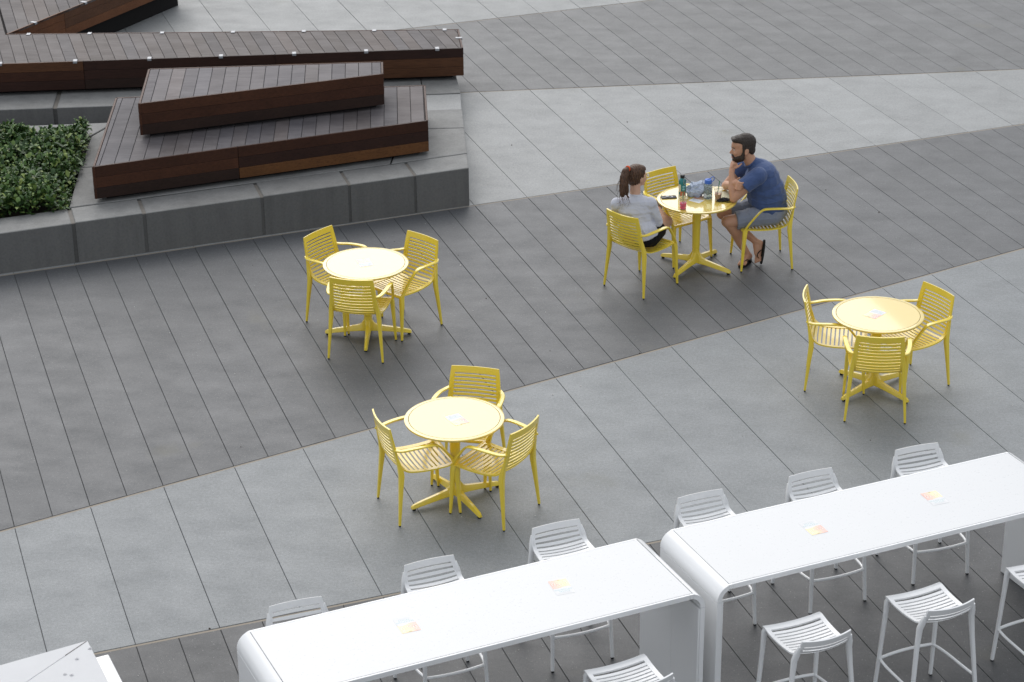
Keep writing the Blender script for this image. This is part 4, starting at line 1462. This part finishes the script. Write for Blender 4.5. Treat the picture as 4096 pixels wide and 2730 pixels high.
# shorts
pr = []
B((-0.085, 0, 0.560), (0.172, 0.196, 0.098))
for sg in (-1, 1):
    K((-0.09, sg * 0.098, 0.548), (0.18, sg * 0.118, 0.535), 0.108, 0.098, False, True)
    K((0.10, sg * 0.115, 0.535), (0.302, sg * 0.124, 0.515), 0.098, 0.093, True, True)
def sfold(co):
    s = 0.004 * math.sin(70 * co.x + 25 * co.z + 6 * math.sin(10 * co.y))
    lo = 0.462 + 0.0 if co.x < 0.2 else 0.0
    z = max(co.z, 0.4585) if co.x < 0.22 else co.z
    return Vector((co.x, co.y * (1 + s), z + s))
fuse('shorts', pr, 'shorts', man, 0.0065, 2, fn=sfold)
# flip-flops
def flipflop(heel, toe, up, wid):
    h, t, u = Vector(heel), Vector(toe), Vector(up).normalized()
    d = (t - h); L = d.length; d.normalize()
    u = (u - d * u.dot(d)).normalized()
    s = d.cross(u)
    out = []
    for i in range(20):
        a = 2 * math.pi * i / 20
        x = 0.5 - 0.5 * math.cos(a)
        w = wid * (0.5 * math.sin(a)) * (0.82 + 0.3 * x)
        out.append((x * L, w))
    vs = []
    for k in (-0.015, 0.003):
        for x, w in out:
            vs.append(tuple(h + d * x + s * w + u * k))
    so = obj('flip_flop', MB().loft(vs, 20, 2), 'sandal', man, smooth=30)
    m2 = MB()
    for sg in (-1, 1):
        path = catmull([tuple(h + d * (L * 0.80) + u * 0.010), tuple(h + d * (L * 0.70) + s * (sg * wid * 0.22) + u * 0.050), tuple(h + d * (L * 0.52) + s * (sg * wid * 0.46) + u * 0.036), tuple(h + d * (L * 0.42) + s * (sg * wid * 0.47) + u * 0.0)], 5)
        m2.sweep(path, lambda i: [(0.010, 0.0025), (-0.010, 0.0025), (-0.010, -0.0025), (0.010, -0.0025)], [tuple(u)] * len(path))
    obj('strap', m2, 'sandal', so, smooth=30)
flipflop((0.088, -0.068, 0.016), (0.250, 0.150, 0.016), (0, 0, 1), 0.098)
flipflop((-0.030, -0.024, 0.232), (0.024, 0.092, 0.012), (1.0, -0.1, 0.25), 0.095)

# ---- the woman, in world coordinates moved to her chair
WO = Vector((1.30, 20.362, 0))
wom = thing('person', 'woman with a brown ponytail and glasses, in a pale grey top and black shorts', 'person', tuple(WO))
pr = []
def W(x, y, z):
    return (x - WO.x, y - WO.y, z)
HC = Vector(W(1.242, 20.358, 1.165))
FA = Vector((0.86, 0.51, 0)).normalized()          # the way she looks
SA = Vector((-FA.y, FA.x, 0))                       # her left
def H(f, s, z):
    p = HC + FA * f + SA * s
    return (p.x, p.y, HC.z + z)
HR = Matrix.Rotation(math.atan2(FA.y, FA.x), 3, 'Z')
B(H(-0.012, 0, 0.026), (0.096, 0.074, 0.086), HR)
B(H(0.030, 0, -0.025), (0.066, 0.060, 0.090), HR)
B(H(0.052, 0, -0.078), (0.036, 0.038, 0.034), HR)
B(H(0.072, 0, -0.100), (0.018, 0.018, 0.016), HR)
K(H(0.088, 0, -0.012), H(0.104, 0, -0.045), 0.0075, 0.0110)
B(H(0.085, 0, 0.008), (0.012, 0.040, 0.012), HR)
B(H(0.090, 0, -0.072), (0.012, 0.020, 0.010), HR)
for sg in (-1, 1):
    B(H(0.0, sg * 0.075, -0.030), (0.020, 0.009, 0.030), HR)
    B(H(0.058, sg * 0.035, -0.042), (0.026, 0.022, 0.026), HR)
K(H(-0.02, 0, -0.06), W(1.222, 20.305, 0.985), 0.048, 0.053)
B(W(1.215, 20.300, 0.90), (0.165, 0.085, 0.070))
B(W(1.215, 20.300, 0.82), (0.155, 0.105, 0.130))
B(W(1.235, 20.285, 0.68), (0.140, 0.108, 0.130))
B(W(1.262, 20.270, 0.555), (0.165, 0.135, 0.098))
# arms
sR, eR, wR = W(1.372, 20.285, 0.900), W(1.452, 20.360, 0.675), W(1.400, 20.585, 0.735)
sL, eL, wL = W(1.045, 20.300, 0.890), W(1.045, 20.420, 0.680), W(1.270, 20.560, 0.720)
for s_, e_, w_ in ((sR, eR, wR), (sL, eL, wL)):
    B(s_, 0.056)
    K(s_, e_, 0.050, 0.040)
    K(e_, w_, 0.041, 0.026)
hand(pr, wR, W(1.372, 20.640, 0.745), (-0.45, 0.85, 0.05), (-0.6, -0.2, -0.7), 0.35)
hand(pr, wL, W(1.315, 20.605, 0.735), (0.7, 0.6, 0.05), (0.3, -0.5, -0.8), 0.35, side=-1)
# legs: knees forward, feet up on the seat of the free chair
for hp, kn, an, to in ((W(1.360, 20.300, 0.530), W(1.572, 20.725, 0.535), W(1.500, 21.030, 0.545), W(1.508, 21.110, 0.610)),
                       (W(1.200, 20.330, 0.530), W(1.432, 20.760, 0.560), W(1.425, 21.080, 0.545), W(1.440, 21.150, 0.610))):
    kv, av = Vector(kn), Vector(an)
    K(hp, kn, 0.088, 0.058)
    B(kn, 0.059)
    m = kv.lerp(av, 0.4) + Vector((0, 0, -0.015))
    K(kn, m, 0.053, 0.052)
    K(m, an, 0.052, 0.034)
    K(an, to, 0.034, 0.026)
fuse('body', pr, 'skin_woman', wom, 0.0065, 2)
# hair and ponytail
pr = []
B(H(-0.016, 0, 0.034), (0.106, 0.083, 0.085), HR)
B(H(-0.032, 0, 0.002), (0.090, 0.083, 0.090), HR)
B(H(-0.040, 0, -0.052), (0.060, 0.062, 0.046), HR)
B(H(0.030, 0, 0.052), (0.064, 0.070, 0.052), HR)
tie = Vector(W(1.150, 20.288, 1.258))
K(H(-0.085, 0, 0.075), tuple(tie), 0.034, 0.024)
tail = [tuple(tie), W(1.122, 20.252, 1.250), W(1.108, 20.232, 1.195), W(1.104, 20.220, 1.125), W(1.098, 20.210, 1.060), W(1.090, 20.202, 1.015)]
rads = [0.024, 0.033, 0.040, 0.043, 0.038, 0.020]
for a, b, r0, r1 in zip(tail, tail[1:], rads, rads[1:]):
    K(a, b, r0, r1)
K(W(1.112, 20.236, 1.17), W(1.128, 20.228, 1.05), 0.038, 0.026)
K(W(1.118, 20.226, 1.05), W(1.150, 20.222, 0.985), 0.020, 0.007)
def whair(co):
    q = Vector(co) - HC
    f = q.dot(FA)
    lim = 0.030 + 0.35 * max(0.0, q.z + 0.01)
    if q.z < 0.075 and f > lim and abs(q.dot(SA)) < 0.2 and q.z > -0.13:
        k = min(1, (0.075 - q.z) / 0.03)
        co = Vector(co) - FA * (f - lim) * k
    s = 0.0035 * math.sin(260 * co.x + 170 * co.y + 5 * math.sin(22 * co.z))
    return Vector((co.x + s, co.y - s, co.z))
fuse('hair', pr, 'hair_brown', wom, 0.005, 2, fn=whair)
m_ = MB()
hr = random.Random(3)
for i in range(60):
    a0 = Vector(hr.choice(tail[1:5])) + Vector((hr.uniform(-.035, .035), hr.uniform(-.03, .0), hr.uniform(-.02, .02)))
    dx = hr.uniform(-0.05, 0.05)
    pth = [tuple(a0), tuple(a0 + Vector((dx * 0.6, -0.012, -0.05))), tuple(a0 + Vector((dx + hr.uniform(-.015, .015), -0.01, -0.11))), tuple(a0 + Vector((dx * 1.2 + hr.uniform(-.03, .03), 0.0, -hr.uniform(0.13, 0.17))))]
    m_.tube(catmull(pth, 3), [0.0016 * (1 - j / 11) + 0.0004 for j in range(10)], 4)
obj('hair_strands', m_, 'hair_brown', wom, smooth=60)
m_ = MB()
m_.lathe([(0.020, -0.008), (0.030, -0.008), (0.033, 0), (0.030, 0.008), (0.020, 0.008)], 16)
ht = obj('hair_tie', m_, 'orange', wom, smooth=60)
ht.location = tuple(tie + Vector((-0.006, -0.006, 0.003)))
ht.rotation_euler = Vector((-0.8, -0.7, 0.2)).to_track_quat('Z', 'Y').to_euler()
# glasses
for sg in (-1, 1):
    m_ = MB()
    cc = Vector(H(0.110, sg * 0.031, -0.010))
    k = 18
    pts = [tuple(cc + SA * (0.022 * math.cos(2 * math.pi * i / k)) + Vector((0, 0, 0.019 * math.sin(2 * math.pi * i / k)))) for i in range(k + 1)]
    m_.tube(pts, 0.0016, 5)
    cap_mb(m_, H(0.105, sg * 0.053, -0.006), H(0.0, sg * 0.080, -0.012), 0.0017, 0.0017, n=6)
    gl = obj('glasses_frame', m_, 'gold', wom, smooth=60)
    m_ = MB()
    m_.add([tuple(cc)] + pts[:-1], [(0, i + 1, (i + 1) % k + 1) for i in range(k)])
    obj('lens', m_, 'lens', gl, smooth=0)
    m_ = MB(); ball_mb(m_, H(0.077, sg * 0.030, -0.008), (0.011, 0.011, 0.007))
    obj('eye', m_, 'eye', wom, smooth=60)
# top
pr = []
B(W(1.215, 20.298, 0.905), (0.182, 0.100, 0.078))
B(W(1.215, 20.296, 0.83), (0.174, 0.120, 0.130))
B(W(1.222, 20.288, 0.745), (0.166, 0.122, 0.130))
B(W(1.235, 20.280, 0.665), (0.162, 0.125, 0.120))
B(W(1.250, 20.262, 0.615), (0.184, 0.158, 0.075))
K(W(1.255, 20.262, 0.60), W(1.262, 20.255, 0.545), 0.168, 0.166, False, True)
K(W(1.205, 20.262, 0.60), W(1.212, 20.255, 0.535), 0.156, 0.154, False, True)
K(W(1.300, 20.262, 0.60), W(1.310, 20.255, 0.555), 0.150, 0.148, False, True)
K(W(1.220, 20.305, 0.92), W(1.228, 20.312, 0.995), 0.078, 0.060, False, True)
for s_, e_, w_ in ((sR, eR, wR), (sL, eL, wL)):
    v = Vector(s_).lerp(Vector(e_), 0.5)
    B(s_, 0.066)
    K(s_, tuple(v), 0.062, 0.057)
    K(tuple(v), e_, 0.057, 0.053)
    K(e_, tuple(Vector(e_).lerp(Vector(w_), 0.86)), 0.053, 0.036, False, True)
def keep_off(co):
    # cloth stays in front of the chair's backrest
    lim = -0.205 - 0.20 * max(0.0, co.z - 0.50)
    f = Vector((0.70, 0.714, 0))
    d = co.x * f.x + co.y * f.y
    if d < lim:
        co = co + f * (lim - d)
    return co
def wfold(co):
    x, y, z = co
    nz = mnoise.noise(Vector((x * 8, y * 6, z * 7 + 3)))
    rg = 1 - abs(mnoise.noise(Vector((x * 9 - z * 4, y * 4, z * 13 + x * 8)))) * 2.4
    s = 0.004 * nz + 0.008 * max(0, rg) ** 3 * max(0.2, 1 - abs(z - 0.66) / 0.25)
    s += 0.003 * math.sin(40 * z + 60 * x + 2 * math.sin(17 * z)) * max(0, 1 - (Vector((x - 0.09, 0, z - 0.86))).length / 0.16)
    s += 0.0035 * math.sin(52 * z - 50 * x) * max(0, 1 - (Vector((x + 0.22, 0, z - 0.80))).length / 0.15)
    s += 0.0020 * math.sin(30 * x + 22 * z)
    return keep_off(Vector((x, y - s * 1.5, z + s * 0.4)))
fuse('jersey_top', pr, 'jersey', wom, 0.0065, 3, fn=wfold)
# shorts
pr = []
B(W(1.268, 20.262, 0.545), (0.184, 0.152, 0.092))
for hp, kn in ((W(1.365, 20.300, 0.535), W(1.572, 20.725, 0.535)), (W(1.195, 20.330, 0.535), W(1.432, 20.760, 0.560))):
    K(hp, tuple(Vector(hp).lerp(Vector(kn), 0.50)), 0.108, 0.090, False, True)
fuse('shorts', pr, 'black_cloth', wom, 0.007, 2, fn=lambda co: keep_off(Vector((co.x, co.y, max(co.z, 0.4585)))))
for an, to in ((W(1.500, 21.030, 0.545), W(1.508, 21.110, 0.610)), (W(1.425, 21.080, 0.545), W(1.440, 21.150, 0.610))):
    a, t = Vector(an), Vector(to)
    pr = []
    K(tuple(a + Vector((0, 0.012, -0.042))), tuple(a + Vector((0.003, 0.045, 0.03))), 0.042, 0.045)
    K(tuple(a + Vector((0.003, 0.045, 0.03))), tuple(t + Vector((0, 0.015, 0.0))), 0.045, 0.040)
    B(tuple(t + Vector((0, 0.005, 0.015))), (0.042, 0.045, 0.040))
    fuse('shoe', pr, 'shoe', wom, 0.007, 2)

# ------------------------------------------------------------------ things on the occupied table
TX, TY, TZ = 1.879, 20.836, TH + 0.0006
M['clear'] = plain('clear_plastic', (0.95, 0.95, 0.96), 0.06, 0.5, trans=0.93, ior=1.06)
M['smoke'] = plain('grey_bottle_plastic', (0.72, 0.78, 0.80), 0.06, 0.5, trans=0.86, ior=1.12)
M['water'] = plain('water', (0.80, 0.85, 0.80), 0.02, 0.5, trans=0.9, ior=1.2)
M['pink'] = plain('pink_drink', (0.88, 0.02, 0.13), 0.2, 0.5)
M['coffee'] = plain('iced_coffee', (0.58, 0.31, 0.12), 0.3, 0.5)
M['green_straw'] = plain('green_straw', (0.02, 0.22, 0.08), 0.4)
M['teal'] = plain('teal_steel', (0.010, 0.185, 0.195), 0.25, 0.5, coat=0.5)
M['black_gloss'] = plain('black_plastic', (0.012, 0.012, 0.013), 0.3)
M['phone_case'] = plain('charcoal_phone_case', (0.035, 0.036, 0.045), 0.45)
M['blue_cap'] = plain('blue_plastic', (0.055, 0.17, 0.62), 0.35)
M['cloth_blue'] = cloth_mat('blue_grey_fleece', (0.50, 0.56, 0.66), 0.06, 0.6)
M['mask'] = cloth_mat('black_mask_cloth', (0.012, 0.012, 0.012), 0.2, 0.5)
M['paper'] = plain('cream_paper', (0.74, 0.72, 0.52), 0.8, 0.2)
M['label_a'] = plain('cream_print', (0.66, 0.60, 0.42), 0.5)
M['label_b'] = plain('rust_print', (0.45, 0.13, 0.06), 0.5)
M['label_c'] = plain('sky_print', (0.25, 0.50, 0.60), 0.5)
M['label_d'] = plain('olive_print', (0.12, 0.14, 0.05), 0.5)
M['ice'] = plain('ice', (0.95, 0.80, 0.84), 0.1, 0.5, trans=0.8, ior=1.2)
def titem(name, label, cat, dx, dy, rot=0.0, group=None):
    return thing(name, label, cat, (TX + dx, TY + dy, TZ), rot, group)
def curved_patch(mb, r, z0, z1, a0, a1, n=8, round_=False):
    vs, fs = [], []
    if round_:
        zc, am = (z0 + z1) / 2, (a0 + a1) / 2
        vs.append((r * math.cos(am), r * math.sin(am), zc))
        k = 18
        for i in range(k):
            t = 2 * math.pi * i / k
            a = am + (a1 - a0) / 2 * math.cos(t)
            vs.append((r * math.cos(a), r * math.sin(a), zc + (z1 - z0) / 2 * math.sin(t)))
        fs = [(0, i + 1, (i + 1) % k + 1) for i in range(k)]
    else:
        for i in range(n + 1):
            a = a0 + (a1 - a0) * i / n
            for z in (z0, z1):
                vs.append((r * math.cos(a), r * math.sin(a), z))
        fs = [(2 * i, 2 * i + 2, 2 * i + 3, 2 * i + 1) for i in range(n)]
    mb.add(vs, fs)

def cup(name, label, dx, dy, drink, level, straw_tilt, ice):
    t = titem(name, label, 'drink', dx, dy, 0.3, 'iced drinks on the occupied table')
    H_, r0, r1 = 0.115, 0.030, 0.043
    rad = lambda z: r0 + (r1 - r0) * z / H_
    th = 0.0012
    obj('cup_wall', MB().lathe([(0, 0), (r0, 0), (rad(H_), H_), (r1 + 0.003, H_ + 0.002), (r1 + 0.001, H_ + 0.003), (rad(H_) - th, H_ - 0.002), (r0 - th, 0.002), (0, 0.002)], 28), 'clear', t, smooth=40)
    obj('liquid', MB().lathe([(0, 0.003), (r0 - 0.0022, 0.003), (rad(level) - 0.0022, level), (0, level)], 28), drink, t, smooth=40)
    lid = obj('lid', MB().lathe([(r1 + 0.004, H_ - 0.002), (r1 + 0.0055, H_ + 0.004), (r1 + 0.001, H_ + 0.008), (r1 - 0.006, H_ + 0.006), (0.022, H_ + 0.007), (0.021, H_ + 0.011), (0.0, H_ + 0.011)], 28), 'clear', t, smooth=40)
    p0, p1 = Vector((-straw_tilt * 0.10, 0.0, 0.01)), Vector((straw_tilt * 0.10, 0.006, 0.195))
    obj('straw', MB().tube([tuple(p0), tuple(p0.lerp(p1, 0.5)), tuple(p1)], 0.0038, 8), 'green_straw', t, smooth=60)
    ir = random.Random(int(dx * 1000))
    for k in range(ice):
        a, rr_ = ir.uniform(0, 6.28), ir.uniform(0.006, 0.020)
        c = (rr_ * math.cos(a), rr_ * math.sin(a), level - 0.002 + ir.uniform(-0.006, 0.010))
        m = MB().cbox(-0.009, 0.009, -0.009, 0.009, -0.008, 0.008, 0.002)
        o = obj('ice_cube', m, 'ice', t)
        o.location = c
        o.rotation_euler = (ir.uniform(0, 1), ir.uniform(0, 1), ir.uniform(0, 3))
    return t
cup('iced_drink', 'clear cup of bright pink iced drink with a green straw', -0.165, -0.285, 'pink', 0.062, 0.02, 5)
cup('iced_drink', 'clear cup of iced coffee with a green straw on yellow table', 0.207, -0.028, 'coffee', 0.060, 0.16, 2)

# teal steel flask covered in stickers
t = titem('drinking_flask', 'teal drinking flask covered in stickers, with a black cap', 'bottle', -0.150, 0.030, 0.0)
obj('flask_body', MB().lathe([(0, 0), (0.036, 0), (0.0385, 0.004), (0.0385, 0.165), (0.036, 0.185), (0.026, 0.203), (0.021, 0.208), (0.021, 0.215), (0, 0.215)], 32), 'teal', t, smooth=40)
obj('cap', MB().lathe([(0, 0.213), (0.0215, 0.213), (0.0225, 0.216), (0.0225, 0.240), (0.019, 0.246), (0, 0.246)], 24), 'black_gloss', t, smooth=40)
m = MB(); m.tube(catmull([(0.016, -0.010, 0.232), (0.030, -0.016, 0.226), (0.034, -0.017, 0.205), (0.033, -0.018, 0.17), (0.025, -0.032, 0.150), (0.012, -0.042, 0.165), (0.010, -0.042, 0.20), (0.014, -0.036, 0.222)], 4), 0.0028, 6)
obj('carabiner', m, 'steel', t, smooth=60)
for nm, mt, z0, z1, a0, a1, rd in (('label_print', 'label_a', 0.070, 0.150, -2.95, -2.05, False), ('label_print', 'label_c', 0.088, 0.140, -1.75, -0.85, True), ('label_print', 'label_b', 0.020, 0.078, -2.2, -0.9, False),
                                   ('label_print', 'label_d', 0.060, 0.115, -0.75, -0.1, True), ('label_print', 'label_a', 0.008, 0.050, -2.9, -2.3, True), ('label_print', 'label_a', 0.040, 0.060, -2.0, -1.1, True), ('label_print', 'label_a', 0.02, 0.06, -0.8, -0.2, False)):
    m = MB(); curved_patch(m, 0.0388 + 0.0002 * random.random(), z0, z1, a0, a1, 8, rd)
    obj(nm, m, mt, t, smooth=40)

# clear bottle with a blue cap on a loop
t = titem('water_bottle', 'grey see-through water bottle with a blue looped cap', 'bottle', 0.108, 0.012, 0.0)
obj('bottle_wall', MB().lathe([(0, 0), (0.040, 0), (0.044, 0.004), (0.0445, 0.145), (0.042, 0.158), (0.034, 0.166), (0.033, 0.172), (0.031, 0.172), (0.0325, 0.164), (0.0405, 0.156), (0.0430, 0.144), (0.0425, 0.005), (0.039, 0.003), (0, 0.003)], 32), 'smoke', t, smooth=40)
obj('water', MB().lathe([(0, 0.004), (0.040, 0.004), (0.0418, 0.008), (0.0420, 0.128), (0, 0.128)], 32), 'water', t, smooth=40)
cp_ = obj('cap', MB().lathe([(0, 0.166), (0.035, 0.166), (0.036, 0.168), (0.036, 0.194), (0.033, 0.199), (0.015, 0.200), (0.014, 0.204), (0, 0.204)], 28), 'blue_cap', t, smooth=40)
m = MB(); m.tube(catmull([(0.0, 0.0, 0.203), (0.022, 0.004, 0.208), (0.040, 0.008, 0.222), (0.056, 0.010, 0.218), (0.060, 0.010, 0.200), (0.052, 0.009, 0.182), (0.038, 0.006, 0.172)], 5), 0.0042, 6)
obj('cap_loop', m, 'blue_cap', cp_, smooth=60)
m = MB(); m.lathe([(0.0362, 0.160), (0.0385, 0.160), (0.0385, 0.166), (0.0362, 0.166)], 28)
obj('neck_ring', m, 'blue_cap', t, smooth=40)
m = MB(); curved_patch(m, 0.0450, 0.012, 0.060, -2.9, -1.9, 8, True); curved_patch(m, 0.0450, 0.085, 0.140, -0.9, -0.2, 8, False)
obj('label_print', m, 'sticker_grey', t, smooth=40)

# phone lying face down with a round grip
t = titem('phone', 'dark phone lying face down with a round silver grip', 'phone', -0.284, 0.034, 0.10)
obj('case', MB().cbox(-0.078, 0.078, -0.038, 0.038, 0.0, 0.010, 0.004), 'phone_case', t, smooth=60)
obj('grip', MB().lathe([(0, 0.010), (0.017, 0.010), (0.0195, 0.012), (0.0195, 0.017), (0.017, 0.0185), (0, 0.0185)], 24, -0.012, 0.002), 'steel', t, smooth=40)
obj('emblem', MB().lathe([(0, 0.0100), (0.0085, 0.0100), (0.0085, 0.0106), (0, 0.0106)], 18, 0.034, 0.0), 'ink_white', t)
obj('camera_lens', MB().cbox(0.060, 0.074, 0.012, 0.032, 0.009, 0.0115, 0.002), 'black_gloss', t)

# crumpled jacket
def bundle():
    bm = bmesh.new()
    bmesh.ops.create_icosphere(bm, subdivisions=6, radius=1.0)
    from mathutils import noise as mn
    for v in bm.verts:
        p = v.co.copy()
        w = p * 1.6 + Vector((3.1, 0.4, 7.7))
        wp = w + Vector((mn.noise(w * 0.9), mn.noise(w * 0.9 + Vector((5, 0, 0))), mn.noise(w * 0.9 + Vector((0, 9, 0))))) * 0.9
        rid = 1 - abs(mn.noise(Vector((wp.x * 0.9, wp.y * 0.9, wp.z * 0.5))) * 2)
        rid2 = max(0, 1 - abs(mn.noise(Vector((wp.x * 0.8 + wp.y * 1.5, wp.y * 0.5, wp.z * 1.4))) * 2.6)) ** 2
        rid3 = max(0, 1 - abs(mn.noise(Vector((wp.x * 2.6 - wp.z, wp.y * 0.9, wp.z * 1.2))) * 3.0)) ** 2
        r = 0.72 + 0.32 * rid + 0.15 * rid2 + 0.08 * rid3
        q = p * r
        x, y, z = q.x * 0.122, q.y * 0.090, q.z * 0.070 + 0.056
        # a peak at the far right, a droop towards the near left
        z += 0.030 * math.exp(-((q.x - 0.75) ** 2 + (q.y - 0.4) ** 2) / 0.25) + 0.012 * math.exp(-((q.x + 0.35) ** 2 + (q.y - 0.3) ** 2) / 0.15)
        if z < 0.001:
            z = 0.001 + 0.0005 * mn.noise(w * 5)
            x *= 1.05; y *= 1.05
        v.co = (x, y, z)
    me = bpy.data.meshes.new('crumpled_jacket')
    bm.to_mesh(me)
    bm.free()
    me.polygons.foreach_set('use_smooth', [True] * len(me.polygons))
    return me
jk = obj('crumpled_jacket', bundle(), 'cloth_blue')
jk.location = (TX + 0.010, TY + 0.105, TZ)
jk.rotation_euler = (0, 0, 0.25)
tag(jk, 'crumpled blue-grey jacket heaped on the yellow table between the bottles', 'jacket')

# black mask with ear loops
t = titem('face_mask', 'black cloth face mask lying on the yellow table by the iced coffee', 'mask', 0.262, -0.072, 0.25)
vs, fs = [], []
nx, ny = 14, 9
for k in (0, 1):
    for i in range(nx + 1):
        for j in range(ny + 1):
            u, v = i / nx * 2 - 1, j / ny * 2 - 1
            x = 0.064 * u
            y = (0.040 - 0.014 * u * u) * v
            z = 0.006 + 0.026 * (1 - u * u) * (1 - 0.75 * v * v) + 0.004 * math.sin(9 * u + 5 * v) - k * 0.003
            vs.append((x, y, max(z, 0.001 + 0.002 * (1 - k))))
n1 = (nx + 1) * (ny + 1)
for i in range(nx):
    for j in range(ny):
        a = i * (ny + 1) + j
        fs.append((a, a + ny + 1, a + ny + 2, a + 1))
        fs.append((n1 + a, n1 + a + 1, n1 + a + ny + 2, n1 + a + ny + 1))
obj('mask_cloth', MB().add(vs, fs), 'mask', t, smooth=60)
for pth in ([(0.055, -0.014, 0.006), (0.062, -0.045, 0.004), (0.040, -0.064, 0.003), (0.012, -0.058, 0.003), (0.004, -0.036, 0.006)], [(-0.055, 0.012, 0.006), (-0.078, 0.004, 0.004), (-0.080, -0.016, 0.003), (-0.058, -0.020, 0.005)]):
    obj('ear_loop', MB().tube(catmull(pth, 5), 0.0028, 6), 'mask', t, smooth=60)

# note paper under his elbows
def sheet():
    vs, fs = [], []
    for k in (0, 1):
        for i in range(9):
            for j in range(9):
                u, v = i / 8 - 0.5, j / 8 - 0.5
                vs.append((0.135 * u, 0.20 * v, 0.0022 + 0.0016 * math.sin(7 * u + 4 * v) + (0.0014 if k else 0)))
    for i in range(8):
        for j in range(8):
            a = i * 9 + j
            fs += [(a, a + 1, a + 10, a + 9), (81 + a, 81 + a + 9, 81 + a + 10, 81 + a + 1)]
    for a0, a1, in [((i, 0), (i + 1, 0)) for i in range(8)] + [((8, j), (8, j + 1)) for j in range(8)] + [((8 - i, 8), (7 - i, 8)) for i in range(8)] + [((0, 8 - j), (0, 7 - j)) for j in range(8)]:
        p, q = a0[0] * 9 + a0[1], a1[0] * 9 + a1[1]
        fs.append((p, q, 81 + q, 81 + p))
    return MB().add(vs, fs)
pp = obj('note_paper', sheet(), 'paper', smooth=40)
pp.location = (TX + 0.272, TY + 0.085, TZ)
pp.rotation_euler = (0, 0, 0.12)
tag(pp, 'sheet of cream paper lying on the yellow table under the man\'s arms', 'paper')

# ------------------------------------------------------------------ bits of litter on the paving
def litter(name, mat, spots, label):
    mb = MB()
    lr = random.Random(21)
    for x, y, s in spots:
        vs = []
        for k in range(6):
            a = k * 1.047 + lr.uniform(-0.3, 0.3)
            vs.append((x + s * lr.uniform(0.5, 1.0) * math.cos(a), y + s * lr.uniform(0.4, 1.0) * math.sin(a), 0.002))
        vs.append((x, y, 0.002 + s * 0.6))
        mb.add(vs, [(k, (k + 1) % 6, 6) for k in range(6)])
    o = obj(name, mb, mat, smooth=0)
    tag(o, label, None, kind='stuff')
lr = random.Random(4)
pale = [(-2.55, 18.35, 0.010), (0.62, 18.02, 0.013), (-3.98, 12.9, 0.012), (-1.05, 20.72, 0.012), (-0.52, 20.92, 0.012), (-0.70, 20.55, 0.010), (0.33, 19.70, 0.008), (-0.38, 19.75, 0.010), (3.0, 13.15, 0.008), (0.36, 17.85, 0.012), (2.15, 13.65, 0.008), (1.30, 20.19, 0.009)]
pale += [(lr.uniform(-4, 4.5), lr.uniform(12.5, 25), lr.uniform(0.003, 0.007)) for _ in range(70)]
litter('pale_litter', 'debris', pale, 'tiny pale specks of litter scattered over the paving')
drk = [(-2.25, 13.95, 0.014), (1.19, 18.72, 0.012), (-0.25, 20.05, 0.010), (2.9, 20.6, 0.010), (2.62, 15.5, 0.010), (0.02, 24.6, 0.012), (3.98, 22.3, 0.014), (0.25, 13.8, 0.010), (3.5, 23.0, 0.012), (2.66, 13.0, 0.014), (1.42, 25.4, 0.012)]
drk += [(lr.uniform(-4, 4.5), lr.uniform(12.5, 27), lr.uniform(0.004, 0.008)) for _ in range(40)]
litter('dry_leaf_litter', 'debris_dark', drk, 'tiny dark bits of dry leaf scattered over the paving')
